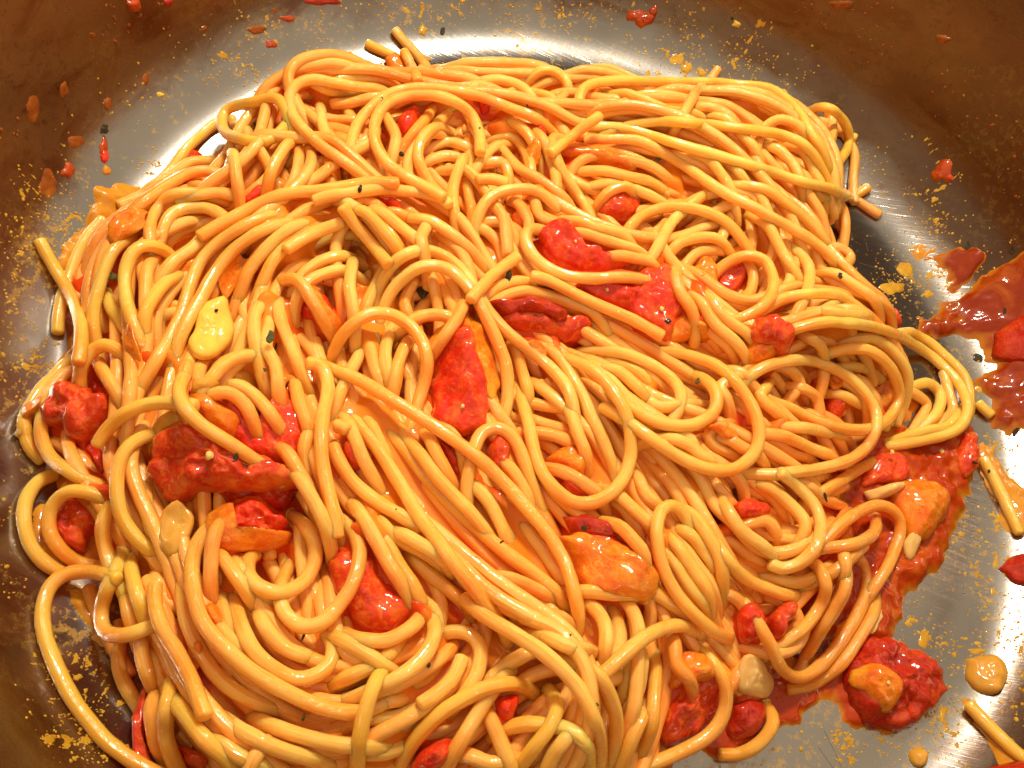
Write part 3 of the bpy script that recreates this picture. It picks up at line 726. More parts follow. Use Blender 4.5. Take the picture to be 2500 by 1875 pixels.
S('F', 6, '820,850 780,900 900,1000')
S('F', 5, '1250,730 1350,750 1440,810 1480,900')
S('F', 5, '1010,850 1090,900 1110,990')
S('F', 6, '840,1080 960,1130 1090,1190 1210,1230')
S('F', 5, '1110,1090 1150,1170 1180,1230')
S('F', 5, '880,300 960,230 980,180')
S('F', 6, '1200,230 1300,300 1400,360')
S('F', 5, '1050,270 1180,300 1280,330')
S('F', 5, '1180,400 1060,480 960,480')
S('F', 4, '600,960 720,990 820,1060')
S('F', 5, '850,1120 950,1200 1040,1220')
# upper right
S('B', 8, '1560,590 1490,545 1480,490 1550,450 1680,435 1850,440 2050,445 2200,445 2350,460 2450,465 2540,500 2620,560 2680,640 2720,720 2790,810 2860,900 2920,960', 'top strand running level along the upper edge then dropping at the right corner', Y)
S('B', 8, '1500,560 1570,630 1690,680 1850,730 2010,780 2180,830 2350,880 2500,925 2650,975 2790,1010 2900,1020 2960,980', 'long shiny strand from upper centre curling at the upper right corner', Y)
S('B', 8, '1540,660 1660,710 1800,760 1950,840 2090,930 2230,1030 2370,1100 2520,1180 2680,1270 2820,1370 2960,1480', 'long straight strand slanting down to the right edge above the dark fleck')
S('C', 8, '540,900 640,960 770,1000 890,1070 1000,1160 1110,1270 1210,1370 1310,1470')
S('C', 9, '-50,640 150,650 350,660 560,680 760,705 930,735 1060,800 1150,870 1230,940', None, Y)
S('C', 7, '1020,550 1120,560 1210,620 1265,710 1260,800 1205,880', 'strand looped out at the upper right corner of the heap', Y)
S('C', 5, '1190,640 1175,740 1140,820', None, Y)
S('C', 4, '1050,650 1140,660 1200,680')
S('C', 4, '1230,780 1280,860 1290,960', None, Y)
S('C', 2, '1435,1165 1360,1115 1270,1060 1180,1020', 'single cut strand end sticking out right over dark steel')
S('C', 5, '630,560 720,630 800,690 880,720', 'blunt strand end lying just inside the upper right edge')
S('C', 6, '790,670 880,640 980,670 1060,760 1110,850')
S('C', 6, '780,760 755,850 800,920')
S('C', 6, '1030,820 1070,920 1120,1000')
S('C', 9, '40,1275 110,1190 230,1130 370,1120 510,1150 640,1220 750,1300 850,1360', 'wide arched strand just above the pasta ring, upper right')
S('C', 7, '500,1030 410,1110 310,1200 230,1340')
S('C', 5, '600,1070 630,1150 590,1260')
S('C', 5, '730,1160 740,1270')
S('C', 4, '1080,1070 1180,1160 1240,1260 1220,1330')
S('C', 4, '1120,1040 1230,1120 1250,1230')
S('C', 7, '820,1190 880,1310 950,1430 1010,1500')
S('C', 7, '1000,1330 1050,1440 1050,1540 1030,1600')
S('C', 5, '1230,1340 1280,1390 1240,1440')
S('C', 5, '1060,1060 1080,1180 1140,1290')
S('C', 6, '880,800 960,880 1010,970')
S('C', 5, '330,860 430,900 520,1000')
S('C', 7, '420,820 520,870 590,960 640,1030')
S('C', 6, '0,490 110,520 220,570 330,600', None)
S('C', 6, '-100,570 100,580 300,600 500,620 620,650')
S('C', 5, '230,480 330,510 400,540', None)
S('C', 6, '480,570 580,600 650,650', None)
S('C', 6, '380,600 440,500 460,480')
S('C', 5, '850,600 930,610 1000,650')
S('C', 5, '950,580 970,620')
S('C', 6, '600,640 700,740 760,800')
S('C', 6, '300,760 450,800 600,870 700,950 830,1010')
S('C', 5, '1000,960 1100,1060 1200,1080 1250,1060')
S('B', 7, '1390,850 1520,900 1680,940 1850,980 2060,1025')
S('B', 6, '1440,985 1600,990 1750,1020 1900,1070 2040,1080')
S('B', 7, '1550,1130 1610,1050 1710,1005 1820,1010', 'milky short arch above the oval tomato, upper right of centre')
S('B', 9, '1580,625 1490,690 1400,760 1310,830', 'straight strand end pointing up right at the top centre of the heap', Y)
S('B', 8, '1430,665 1350,690 1325,780 1360,890 1420,1000 1500,1110 1570,1220 1600,1270', 'strand descending from top centre between the red bits to the arched pieces')
S('B', 7, '870,760 840,860 800,960 785,1070 810,1170 850,1240', 'greyish translucent strand hanging down in the upper centre')
S('B', 7, '840,640 710,670 620,750 595,850 640,950 710,1020 780,1070')
S('B', 4, '680,790 760,765 860,790')
S('B', 4, '650,870 750,840 840,860')
S('B', 6, '950,630 1080,640 1180,710 1240,820 1280,930 1310,1020')
S('B', 7, '970,690 1090,710 1160,790 1210,900 1250,1010')
S('B', 8, '920,1290 920,1170 980,1070 1090,1025 1220,1025 1340,1060 1440,1110', 'strand arched over orange sauce in the upper centre')
S('B', 7, '915,970 1000,965 1080,990', 'small bulbous strand end in the upper centre')
S('B', 5, '880,890 865,1000 890,1130')
S('B', 6, '1000,860 1060,880 1090,960 1070,1000')
S('B', 5, '930,880 990,810 1060,770')
S('B', 6, '1150,1110 1200,1200 1190,1280')
S('B', 7, '1060,1160 1075,1270 1085,1380', 'short orange soaked strand standing above the glassy strand tip', Q)
S('B', 8, '500,1085 560,1140 680,1200 800,1280 900,1360 1030,1450', 'strand slanting down right to the dark stubby herb')
S('B', 7, '390,1130 470,1200 590,1290')
S('B', 6, '480,1140 570,1200 640,1270')
S('B', 6, '300,1150 400,1220 480,1300')
S('B', 7, '640,1230 615,1290 640,1380')
S('B', 8, '935,830 930,720 890,620 800,550 680,515 540,520 430,560 370,650 365,760 420,870 520,950 640,1010 740,1070', 'rounded loop in the upper centre whose free end hangs at its right')
S('B', 7, '210,840 240,740 290,640 370,560 470,495 620,475 790,490 960,530 1110,590 1270,640 1430,700', 'strand rising from the left and passing behind the upper centre loop')
S('B', 4, '520,780 600,690 690,580')
S('B', 4, '620,760 720,650 800,580')
S('B', 5, '430,640 480,740 460,830')
S('B', 6, '850,490 930,445 1040,430 1150,465 1230,520')
S('B', 6, '1170,455 1220,395 1320,380 1400,435 1445,520', 'small humped strand on the top edge of the heap')
S('B', 4, '1460,420 1530,380 1640,380 1750,430')
S('B', 4, '730,380 820,420 910,450')
S('B', 3, '990,410 1080,375 1190,385')
S('B', 2, '740,385 880,385 1010,395', 'flat strand lying along the bright steel at the very top')
S('B', 6, '320,235 400,275 490,315 560,380', 'strand end sticking up highest at the top edge over white glare', Y)
S('B', 7, '520,275 560,350 600,440', 'thick strand end beside the sauced bit at the top edge')
S('B', 3, '560,270 620,335 690,420')
S('B', 5, '1000,490 1150,490 1300,520 1420,570')
S('B', 5, '1320,590 1380,520 1420,490')
S('B', 4, '1100,620 1220,640 1300,700')
S('B', 6, '1250,700 1290,790 1330,900 1350,1000')
S('B', 5, '1370,790 1500,850 1650,880')
S('B', 5, '1480,730 1600,800 1750,850 1900,930 2050,1010')
S('B', 5, '1900,1240 1980,1170 2030,1150')
S('B', 6, '1270,1230 1400,1240 1530,1270 1680,1320 1830,1370 1960,1450')
S('B', 6, '1560,1340 1700,1380 1850,1410 1970,1460')
S('B', 6, '1350,1110 1450,1180 1560,1230 1700,1260 1840,1330')
S('B', 5, '1140,1250 1050,1200 960,1200')
S('B', 5, '960,1240 1030,1310 1060,1400')
S('B', 4, '1230,1160 1330,1190 1430,1240')
S('B', 5, '1230,1090 1260,1180 1370,1210')
S('B', 3, '430,480 560,470 640,460')
S('B', 5, '120,430 250,420 380,430 480,440', None)
S('B', 5, '20,440 120,490 250,500 290,470')
S('B', 4, '190,740 270,790 340,740')
S('B', 4, '340,890 380,960 460,960')
S('B', 5, '20,950 60,880 120,870 130,960')
# lone pieces on the bare floor
S('F', 1, '1990,1230 2045,1330 2100,1440 2150,1550 2190,1640', 'detached strand lying in orange sauce on the steel at right', Y)
S('I', 1, '1910,1310 1970,1380 2050,1460 2130,1540 2240,1630', 'detached strand on the steel in the lower right corner', Y)
S('F', 1, '1960,930 2000,970 2040,1005', 'tiny strand stub in the sauce patch at the right edge', Y)

# ------------------------------------------------------------------ chunks: tomato, sauce, onion, garlic
CH = []
def K(name, cat, tile, L, thick, m, pts, label, **kw): CH.append((L, name, cat, px(tile, pts), thick, M[m], label, kw))
def chunk(name, P2, thick, m, seed, rough=0.25, drape=2.5, rings=14, edge=0.12, under=0.8, jag=1.0, parent=None, lift=0.0, push=True, flat=2.4, z=None, step=0.9):
    """lumpy piece over an outline (picture coordinates), lying on what is below it"""
    Hb = blurH(drape) if drape > 0 else H
    c0 = P2.mean(0); zc = float(sample(Hb, *unproj(c0, 8)[0][:2])) if z is None else z
    for it in range(3):
        zc = float(sample(Hb, *unproj(c0, zc)[0][:2])) if z is None else z
    loop = np.vstack([P2, P2[:1]])
    Q_ = catmull(loop, 8)[:-1]
    W = unproj(Q_, zc + thick * 0.3)[:, :2]
    W = resample(np.vstack([W, W[:1]]), step)[:-1]
    c = W.mean(0); n = len(W)
    V = []; F = []
    per = np.array([1 + jag * edge * noise.fractal(Vector((*(p * 0.35), seed)), 1.0, 2.2, 4) for p in W])
    W = c + (W - c) * per[:, None]
    for k in range(1, rings + 1):
        t = (k / rings) ** 0.8
        for p in W:
            q = c + (p - c) * t
            b = float(sample(Hb, q[0], q[1])) if z is None else z
            prof_ = (1 - t ** flat) ** 0.5 if t < 1 else 0.0
            f = noise.fractal(Vector((q[0] * 0.28, q[1] * 0.28, seed * 3.1)), 0.9, 2.1, 5)
            h = thick * prof_ * (0.95 + rough * 1.1 * f) + 0.12 * thick * f * (1 - t) + 0.18 * min(1, rough * 3) * (1 - t ** 6) * noise.fractal(Vector((q[0] * 0.9, q[1] * 0.9, seed)), 0.9, 2.1, 4)
            V.append((q[0], q[1], b + h + lift + (0.05 if t >= 1 else 0)))
    f = noise.fractal(Vector((c[0] * 0.28, c[1] * 0.28, seed * 3.1)), 0.9, 2.1, 5)
    b = float(sample(Hb, c[0], c[1])) if z is None else z
    V.append((c[0], c[1], b + thick * (0.95 + rough * 1.1 * f) + 0.12 * thick * f + 0.16 * min(1, rough * 3) * noise.fractal(Vector((c[0] * 0.9, c[1] * 0.9, seed)), 0.9, 2.1, 4) + lift)); ci = len(V) - 1
    V.append((c[0], c[1], b - under)); bi = len(V) - 1
    lo = []
    for p in W:
        q = c + (p - c) * 0.86; b2 = float(sample(Hb, q[0], q[1])) if z is None else z
        V.append((q[0], q[1], b2 - under)); lo.append(len(V) - 1)
    for j in range(n):
        j2 = (j + 1) % n
        F.append((ci, j, j2))
        for k in range(rings - 1): F.append((k * n + j, (k + 1) * n + j, (k + 1) * n + j2, k * n + j2))
        e = (rings - 1) * n
        F.append((e + j, lo[j], lo[j2], e + j2)); F.append((bi, lo[j2], lo[j]))
    V = np.array(V)
    if push:
        top = V[:rings * n]
        ix, iy = cell(top[:, 0]), cell(top[:, 1])
        for a in (-1, 0, 1):
            for b_ in (-1, 0, 1): np.maximum.at(H, (ix + a, iy + b_), top[:, 2] - 0.1); CM[ix + a, iy + b_] = True
    return mesh_obj(name, V, F, m, parent=parent, origin=(c[0], c[1], b - under))

def sheet(name, P2, thick, m, seed, soft=1.8, ragged=2.2, drape=0.0, freq=0.22, lab=None):
    """wet layer spread over the pan: a height field that dips under the steel at its ragged edge"""
    Hb = blurH(drape) if drape > 0 else H
    W = unproj(catmull(np.vstack([P2, P2[:1]]), 12)[:-1], 2.0)
    for it in range(3):
        zz = np.clip(sample(pan_z(GR), W[:, 0], W[:, 1]), 0, 14); W = unproj(catmull(np.vstack([P2, P2[:1]]), 12)[:-1], zz)
    W = resample(W[:, :2], 1.5)
    i0, i1 = cell(np.array([W[:, 0].min() - 4, W[:, 0].max() + 4])); j0, j1 = cell(np.array([W[:, 1].min() - 4, W[:, 1].max() + 4]))
    X, Y = GX[i0:i1, j0:j1], GY[i0:i1, j0:j1]; sd = sdist(W, X, Y)
    fn = np.array([noise.fractal(Vector((x * freq, y * freq, seed)), 1.0, 2.1, 3) for x, y in zip(X.ravel(), Y.ravel())]).reshape(X.shape)
    gn = np.array([noise.fractal(Vector((x * 0.4, y * 0.4, seed + 9)), 0.8, 2.1, 4) for x, y in zip(X.ravel(), Y.ravel())]).reshape(X.shape)
    q = sd + ragged * fn
    th_ = np.where(q > 0, thick * (1 - np.exp(-np.maximum(q, 0) / soft)) * (0.8 + 0.25 * gn + 0.35 * fn) + 0.12 * np.minimum(q, 1), 0.35 * q)
    th_ = np.maximum(th_, -0.6)
    Z = Hb[i0:i1, j0:j1] + th_ - 0.05
    ok = (q > -1.2) & (GR[i0:i1, j0:j1] < 103.2); ids = -np.ones(X.shape, int); ids[ok] = np.arange(ok.sum())
    V = np.stack([X[ok], Y[ok], Z[ok]], 1); a, b, c, d = ids[:-1, :-1], ids[1:, :-1], ids[1:, 1:], ids[:-1, 1:]; k = (a >= 0) & (b >= 0) & (c >= 0) & (d >= 0)
    o = mesh_obj(name, V, np.stack([a[k], b[k], c[k], d[k]], 1).tolist(), m, origin=(V[:, 0].mean(), V[:, 1].mean(), V[:, 2].min()), attr=np.clip(th_[ok] / (thick * 0.8), 0, 1))
    H[i0:i1, j0:j1] = np.where(q > 0.5, np.maximum(H[i0:i1, j0:j1], Z - 0.3), H[i0:i1, j0:j1])
    return o
# sauce on the steel first
K('sauce_pool', 'sauce', 'F', 0, 2.6, 'sauce_red', '1300,1100 1500,1060 1700,1090 1900,1060 1960,1150 1960,1280 1900,1400 1870,1560 1800,1720 1740,1850 1640,1900 1560,2000 1540,2140 1400,2260 1250,2300 1150,2200 1100,1900 1200,1500', 'big wet pool of red sauce spread along the right flank of the heap', rough=0.35, rings=14, edge=0.05, drape=1.5, push=True)
K('sauce_pool', 'sauce', 'I', 0, 1.3, 'sauce', '250,1650 380,1560 620,1600 800,1550 880,1470 1000,1380 1120,1320 1200,1330 1260,1420 1400,1460 1500,1450 1450,1250 1200,1050 900,1100 500,1200 200,1400', 'thin brownish orange sauce running along the heap\'s foot at the bottom right', rough=0.25, edge=0.04, drape=1.5)
K('sauce_splash', 'sauce', 'F', 0, 1.9, 'sauce', '1640,540 1660,480 1760,430 1850,380 1930,310 2000,260 2060,200 2160,150 2300,100 2420,160 2500,500 2450,850 2300,980 2180,1060 2090,1070 2040,960 2000,880 2010,780 1960,690 1900,620 1800,590 1700,580', 'large ragged splash of tomato sauce on the steel at the right edge', rough=0.6, rings=24, edge=0.14, drape=1.0)
K('sauce_smear', 'sauce', 'C', 0, 0.9, 'oil', '1730,1180 1780,1170 1800,1230 1760,1310 1700,1370 1650,1400 1670,1340 1710,1270', 'curved golden smear above the large sauce splash at right', rough=0.3, edge=0.08, drape=1)
K('sauce_smear', 'sauce', 'C', 0, 1.2, 'sauce_red', '1800,1240 1900,1200 2000,1230 2080,1300 2060,1370 1980,1420 1900,1440 1850,1500 1800,1540 1790,1470 1840,1400 1800,1340', 'dark reddish clot of sauce between the golden smear and the large splash', rough=0.7, edge=0.4, drape=1)
K('sauce_pool', 'sauce', 'F', 0, 0.9, 'oil', '1960,1120 2020,1160 2060,1230 2130,1300 2210,1380 2280,1500 2300,1650 2230,1680 2150,1640 2080,1500 2000,1400 1960,1330 1940,1230', 'thin band of orange oil around the detached strand at right', rough=0.2, edge=0.04, drape=1)
K('sauce_pool', 'sauce', 'I', 0, 0.7, 'oil', '1890,1310 1960,1300 2050,1400 2150,1500 2280,1600 2250,1680 2130,1610 2000,1500 1930,1420', 'oily film under the detached strand in the lower right corner', rough=0.2, edge=0.05, drape=1)
K('sauce_smear', 'sauce', 'A', 0, 2.2, 'oil', '520,1040 600,1040 640,990 720,970 780,1000 770,1060 700,1110 640,1180 560,1270 480,1330 400,1400 350,1450 330,1380 370,1300 450,1210 520,1130', 'glossy orange sauce smear at the upper left foot of the heap', rough=0.4, edge=0.06, drape=1.5)
K('sauce_smear', 'sauce', 'A', 0, 1.5, 'oil', '1480,490 1530,430 1600,400 1620,430 1560,480 1500,520', 'small golden sauce smear at the top left foot of the heap', rough=0.3, drape=1)
K('sauce_smear', 'sauce', 'D', 0, 1.4, 'oil', '340,650 380,560 430,520 480,700 400,850 280,960 200,900 300,750', 'golden sauce smear under the strands at the left edge', rough=0.3, drape=1)
K('sauce_smear', 'sauce', 'G', 0, 1.1, 'oil', '180,250 240,210 330,330 430,500 330,610 230,560 200,400', 'orange oil inside the nested bows at the left edge', rough=0.2, drape=1)
K('sauce_smear', 'sauce', 'G', 0, 1.2, 'oil', '370,690 430,680 520,760 580,880 640,1020 600,1060 530,960 470,850 400,750', 'orange oily margin beside the tight folded corner at lower left', rough=0.2, drape=1)
# tomato
T = 'tomato_chunk'
K(T, 'tomato', 'D', 6, 4.6, 'tomato', '245,930 300,860 380,840 440,870 500,900 540,960 600,960 590,1020 540,1090 460,1130 380,1120 330,1060 250,1030', 'leftmost red tomato chunk, at the left edge beside the bowed strand', rough=0.3)
K(T, 'tomato', 'D', 4, 3.0, 'tomato_bright', '480,800 560,840 640,910 620,950 540,940 490,870', 'small red tomato corner tucked right of the leftmost tomato chunk')
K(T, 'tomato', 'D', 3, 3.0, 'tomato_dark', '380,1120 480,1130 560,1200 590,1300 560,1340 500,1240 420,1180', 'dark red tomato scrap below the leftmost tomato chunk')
K(T, 'tomato', 'D', 8, 5.0, 'tomato', '820,1210 870,1130 960,1110 1080,1130 1200,1180 1350,1220 1460,1260 1580,1310 1560,1360 1400,1380 1250,1400 1080,1370 980,1400 900,1360 830,1320', 'large red tomato piece crossed by a thick strand, left of centre', rough=0.3)
K(T, 'tomato', 'D', 6, 4.2, 'tomato_bright', '1080,960 1180,980 1290,1010 1400,1050 1460,1040 1500,940 1530,890 1580,950 1640,1050 1660,1130 1620,1210 1540,1260 1400,1220 1250,1160 1130,1070', 'peaked red tomato piece behind the thick crossing strand, left of centre', rough=0.3)
K(T, 'tomato', 'D', 6, 2.6, 'tomato_orange', '1030,890 1110,900 1200,960 1290,1000 1250,1080 1120,1060 1040,960', 'flat orange flap above the peaked tomato, left of centre', rough=0.2)
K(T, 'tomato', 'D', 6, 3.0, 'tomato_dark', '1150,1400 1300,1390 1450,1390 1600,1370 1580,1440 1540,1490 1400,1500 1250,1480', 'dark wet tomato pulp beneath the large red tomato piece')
K(T, 'tomato', 'G', 7, 3.8, 'tomato_bright', '1270,270 1350,240 1430,260 1480,310 1550,330 1500,390 1400,410 1300,400 1230,400 1250,330', 'brightest red tomato piece, just under the large red tomato left of centre', rough=0.35)
K(T, 'tomato', 'G', 7, 2.6, 'tomato_orange', '1090,330 1150,260 1260,240 1250,330 1210,430 1330,420 1500,380 1550,370 1480,430 1330,460 1200,470 1120,420', 'orange flesh fringe around the brightest red tomato piece', rough=0.25)
K(T, 'tomato', 'H', 6, 4.8, 'tomato', '120,560 200,480 300,440 380,490 430,590 500,690 560,780 520,850 440,900 360,900 270,860 220,790 150,680', 'smooth red tomato piece below the centre under a big round loop', rough=0.12)
K(T, 'tomato', 'E', 7, 3.6, 'tomato_bright', '700,700 780,600 860,620 900,720 950,830 960,950 940,1050 870,1080 790,1060 700,1020 700,900 690,800', 'tall red tomato piece in the middle of the pan under the two arches', rough=0.35)
K(T, 'tomato', 'E', 5, 3.0, 'tomato_orange', '640,600 720,520 830,470 940,520 1000,640 1030,800 980,900 900,760 800,600', 'orange brown pulp above the tall middle tomato', rough=0.35)
K(T, 'tomato', 'E', 7, 3.2, 'tomato_dark', '1000,400 1100,385 1230,390 1340,420 1400,450 1350,480 1200,450 1080,450', 'glossy dark red tomato slice right of the tall arches')
K(T, 'tomato', 'E', 5, 3.0, 'tomato', '1050,460 1180,480 1330,490 1480,480 1500,540 1400,570 1200,550 1080,520', 'sauced tomato scrap beneath the glossy dark slice')
K(T, 'tomato', 'E', 7, 3.0, 'tomato_bright', '1240,20 1330,-20 1420,30 1480,80 1540,140 1640,170 1720,190 1620,220 1500,215 1400,190 1310,120', 'red pulpy tomato in the smile-shaped strand above centre', rough=0.45)
K(T, 'tomato', 'E', 7, 4.0, 'tomato_bright', '1480,310 1620,270 1780,270 1920,250 1970,310 1990,410 1960,500 1920,560 1830,510 1740,450 1620,400 1530,350', 'red tomato piece with pale seeds, right of centre under the stout strand', rough=0.3)
K(T, 'tomato', 'E', 6, 2.6, 'tomato_orange', '1930,520 2000,470 2080,440 2150,520 2180,590 2080,570 1980,580', 'translucent orange scrap right of the seeded tomato piece', rough=0.3)
K(T, 'tomato', 'B', 5, 3.2, 'tomato', '1560,1140 1600,1080 1680,1055 1760,1075 1790,1120 1740,1170 1650,1190 1600,1180', 'oval red tomato piece in the gap under the milky arch')
K(T, 'tomato', 'F', 7, 3.6, 'tomato', '770,490 850,470 900,510 965,540 970,620 930,640 870,620 800,610 760,560', 'squarish red tomato chunk right of the pasta ring', rough=0.3)
K(T, 'tomato', 'F', 6, 3.0, 'tomato_orange', '740,600 820,600 880,640 860,700 790,720 730,680', 'pale orange flesh under the squarish red chunk', rough=0.2)
K(T, 'tomato', 'F', 5, 3.0, 'tomato', '560,230 640,190 700,210 700,280 640,340 570,330', 'tomato piece seen through the pasta ring at upper right')
K(T, 'tomato', 'F', 8, 3.2, 'tomato_orange', '415,230 450,185 520,190 550,240 550,320 500,350 430,330 410,290', 'rounded orange tomato piece at the left of the pasta ring', rough=0.25)
K(T, 'tomato', 'H', 7, 3.8, 'tomato_orange', '1390,410 1480,400 1560,430 1640,460 1740,520 1870,610 1880,700 1820,730 1700,730 1580,700 1500,640 1450,530', 'big orange tomato flap below the great hanging loop', rough=0.2)
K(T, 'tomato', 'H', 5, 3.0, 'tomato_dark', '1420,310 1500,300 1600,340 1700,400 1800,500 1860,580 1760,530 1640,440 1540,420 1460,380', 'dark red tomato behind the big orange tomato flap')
K(T, 'tomato', 'G', 4, 3.4, 'tomato', '300,300 350,230 420,230 480,290 510,360 460,400 450,460 370,450 310,390', 'round orange red tomato piece ringed by the nested bows at left')
K(T, 'tomato', 'I', 7, 3.0, 'tomato_bright', '640,260 680,215 740,220 830,245 830,290 750,315 660,310', 'short bright red tomato strip inside the loops at lower right')
K(T, 'tomato', 'I', 7, 3.6, 'tomato_bright', '660,850 690,790 740,790 800,840 800,920 740,970 690,940', 'bright red tomato lump touching the end of the long upright loop')
K(T, 'tomato', 'I', 7, 3.4, 'tomato', '830,860 900,780 960,780 960,850 910,900 900,960 860,940', 'knobbly red tomato lump just right of the bright one at lower right')
K(T, 'tomato', 'I', 6, 4.4, 'tomato', '290,1200 360,1160 450,1150 540,1180 550,1270 530,1380 440,1480 330,1530 250,1500 250,1380 270,1280', 'large mottled tomato piece framed by two strands at bottom right', rough=0.35)
K(T, 'tomato', 'I', 6, 2.8, 'tomato_orange', '310,1100 380,1040 470,1050 530,1110 530,1170 400,1200 300,1220', 'orange pulp on top of the large mottled tomato piece', rough=0.4)
K(T, 'tomato', 'I', 3, 3.2, 'tomato_dark', '620,1330 720,1290 820,1310 820,1420 740,1500 620,1500', 'brownish tomato scrap under the large pale onion petal')
K(T, 'tomato', 'I', 3, 5.4, 'tomato_dark', '1260,1010 1340,960 1450,940 1560,970 1650,1010 1740,1080 1780,1180 1760,1300 1680,1380 1600,1440 1480,1450 1370,1420 1290,1330 1250,1230 1230,1120', 'large dark red tomato piece lying on the steel at lower right', rough=0.35)
K(T, 'tomato', 'F', 3, 3.8, 'tomato_orange', '1480,1400 1560,1350 1680,1340 1780,1370 1830,1450 1790,1560 1720,1640 1620,1680 1560,1580 1520,1480', 'smooth orange tomato slab on the red pool at right', rough=0.15)
K(T, 'tomato', 'F', 3, 2.6, 'tomato', '1340,1300 1420,1200 1540,1200 1600,1290 1540,1360 1420,1370 1340,1380', 'red tomato slab at the top of the right sauce pool', rough=0.3)
K(T, 'tomato', 'F', 2, 2.6, 'tomato', '1880,1090 1950,1080 1970,1180 1960,1290 1900,1340 1850,1260 1860,1160', 'tomato skin at the outer edge of the right sauce pool', rough=0.3)
K(T, 'tomato', 'H', 5, 3.0, 'tomato_bright', '1010,1290 1070,1270 1130,1280 1100,1400 1050,1420 1020,1370', 'small red tomato triangle under the wide bottom arch')
K(T, 'tomato', 'H', 5, 3.4, 'tomato_bright', '600,1580 680,1530 760,1500 780,1560 740,1640 640,1690 560,1660', 'red tomato piece at the bottom edge left of centre', rough=0.35)
K(T, 'tomato', 'E', 5, 3.0, 'tomato', '975,1190 1010,1130 1050,1130 1090,1180 1080,1260 1060,1320 1000,1270', 'red tomato framed by the narrow hairpin strand')
K(T, 'tomato', 'E', 4, 3.0, 'tomato_dark', '690,1150 760,1170 830,1240 830,1340 780,1330 720,1240', 'dark tomato scrap in the gap left of the narrow hairpin')
K(T, 'tomato', 'E', 5, 3.0, 'tomato', '1370,1380 1430,1370 1500,1400 1530,1440 1480,1450 1410,1430', 'red tomato scrap inside the bottom of the great hanging loop')
K(T, 'tomato', 'E', 4, 3.0, 'tomato_orange', '1300,1230 1380,1170 1440,1180 1490,1280 1470,1330 1380,1330', 'orange tomato scrap inside the great hanging loop')
K(T, 'tomato', 'D', 5, 2.6, 'tomato_bright', '1620,400 1680,350 1760,370 1800,430 1730,480 1640,470', 'red tomato peeking out left of the central arch')
K(T, 'tomato', 'D', 7, 2.6, 'tomato_orange', '1640,330 1700,330 1780,430 1850,510 1800,550 1730,500 1670,420', 'orange tomato strip left of the central arch', rough=0.25)
K(T, 'tomato', 'D', 4, 2.4, 'tomato', '1860,1150 1930,1170 1950,1270 1900,1280 1860,1210', 'small red scrap below the hollow strand end')
K(T, 'tomato', 'B', 4, 2.6, 'tomato_bright', '490,650 540,590 600,580 600,660 540,740 500,720', 'red tomato strip inside the upper centre loop')
K(T, 'tomato', 'B', 6, 2.2, 'tomato_bright', '1215,700 1260,690 1290,740 1280,790 1240,770', 'small red tomato bit near the top centre')
K(T, 'tomato', 'B', 6, 2.2, 'tomato_bright', '400,1100 450,1080 510,1120 500,1150 440,1140', 'small red bit beneath the orange sauced strand end')
K(T, 'tomato', 'B', 6, 1.6, 'tomato_bright', '1520,525 1560,510 1575,545 1550,565 1525,550', 'tiny red bead inside the topmost hairpin')
K(T, 'tomato', 'B', 5, 1.8, 'tomato_bright', '920,565 970,560 990,590 950,600', 'tiny red flake behind the upper centre loop')
K(T, 'tomato', 'A', 4, 2.2, 'tomato_dark', '1165,990 1190,930 1230,960 1235,990', 'dark red scrap behind the straight hanging strand at upper left')
K(T, 'tomato', 'A', 6, 1.6, 'tomato_bright', '1300,1085 1350,1050 1400,1020 1430,1040 1400,1075 1340,1095', 'thin red tomato sliver above the shiny blunt ended strand')
K(T, 'tomato', 'A', 2, 2.4, 'tomato', '1000,880 1030,820 1070,815 1100,840 1050,880', 'small red scrap on the upper left edge of the heap')
K(T, 'tomato', 'B', 7, 1.8, 'tomato_orange', '1380,800 1440,770 1550,790 1650,830 1740,880 1770,915 1660,890 1520,850 1420,830', 'long orange tomato sliver across the upper right strands', rough=0.2)
K(T, 'tomato', 'F', 2, 2.6, 'tomato', '1430,450 1490,410 1530,460 1545,520 1490,500', 'red tomato corner poking from the right edge of the heap')
K(T, 'tomato', 'F', 4, 2.6, 'tomato', '1150,920 1230,910 1240,1000 1180,1010 1150,970', 'red tomato scrap seen inside the big right loop')
K(T, 'tomato', 'F', 4, 2.6, 'tomato_dark', '620,1040 740,1010 740,1110 680,1100', 'dark red scrap right of the nested curl')
K(T, 'tomato', 'F', 4, 2.6, 'tomato', '820,1090 930,1120 1020,1200 900,1220 830,1170', 'red tomato scrap below the big right loop')
K(T, 'tomato', 'G', 5, 2.6, 'tomato', '720,1400 760,1260 800,1240 800,1400 790,1540 830,1650 740,1600', 'long red scrap at the bottom left edge of the heap', rough=0.3)
K(T, 'tomato', 'G', 5, 2.6, 'tomato', '960,1530 1040,1560 1120,1620 1080,1660 980,1620', 'red scrap between the strands at the bottom left')
K(T, 'tomato', 'B', 4, 2.6, 'tomato_dark', '830,1340 900,1370 880,1420 840,1400', 'dark scrap beside the short orange soaked strand')
K(T, 'tomato', 'B', 5, 2.0, 'tomato_orange', '1110,1170 1160,1130 1200,1200 1160,1230', 'orange pulp bit beneath the arched strand, upper centre')
K(T, 'tomato', 'F', 0, 3.0, 'tomato_dark', '2100,520 2212,470 2330,520 2330,680 2212,700 2120,640', 'dark red tomato lump in the large sauce splash at right')
K(T, 'tomato', 'I', 0, 2.2, 'tomato_dark', '2130,560 2200,490 2300,500 2300,640 2190,650', 'brown red clot on the steel at the right edge of the picture')
K(T, 'tomato', 'I', 2, 2.4, 'tomato_dark', '2080,1650 2200,1620 2300,1660 2250,1740 2100,1720', 'red scrap at the very bottom right corner')
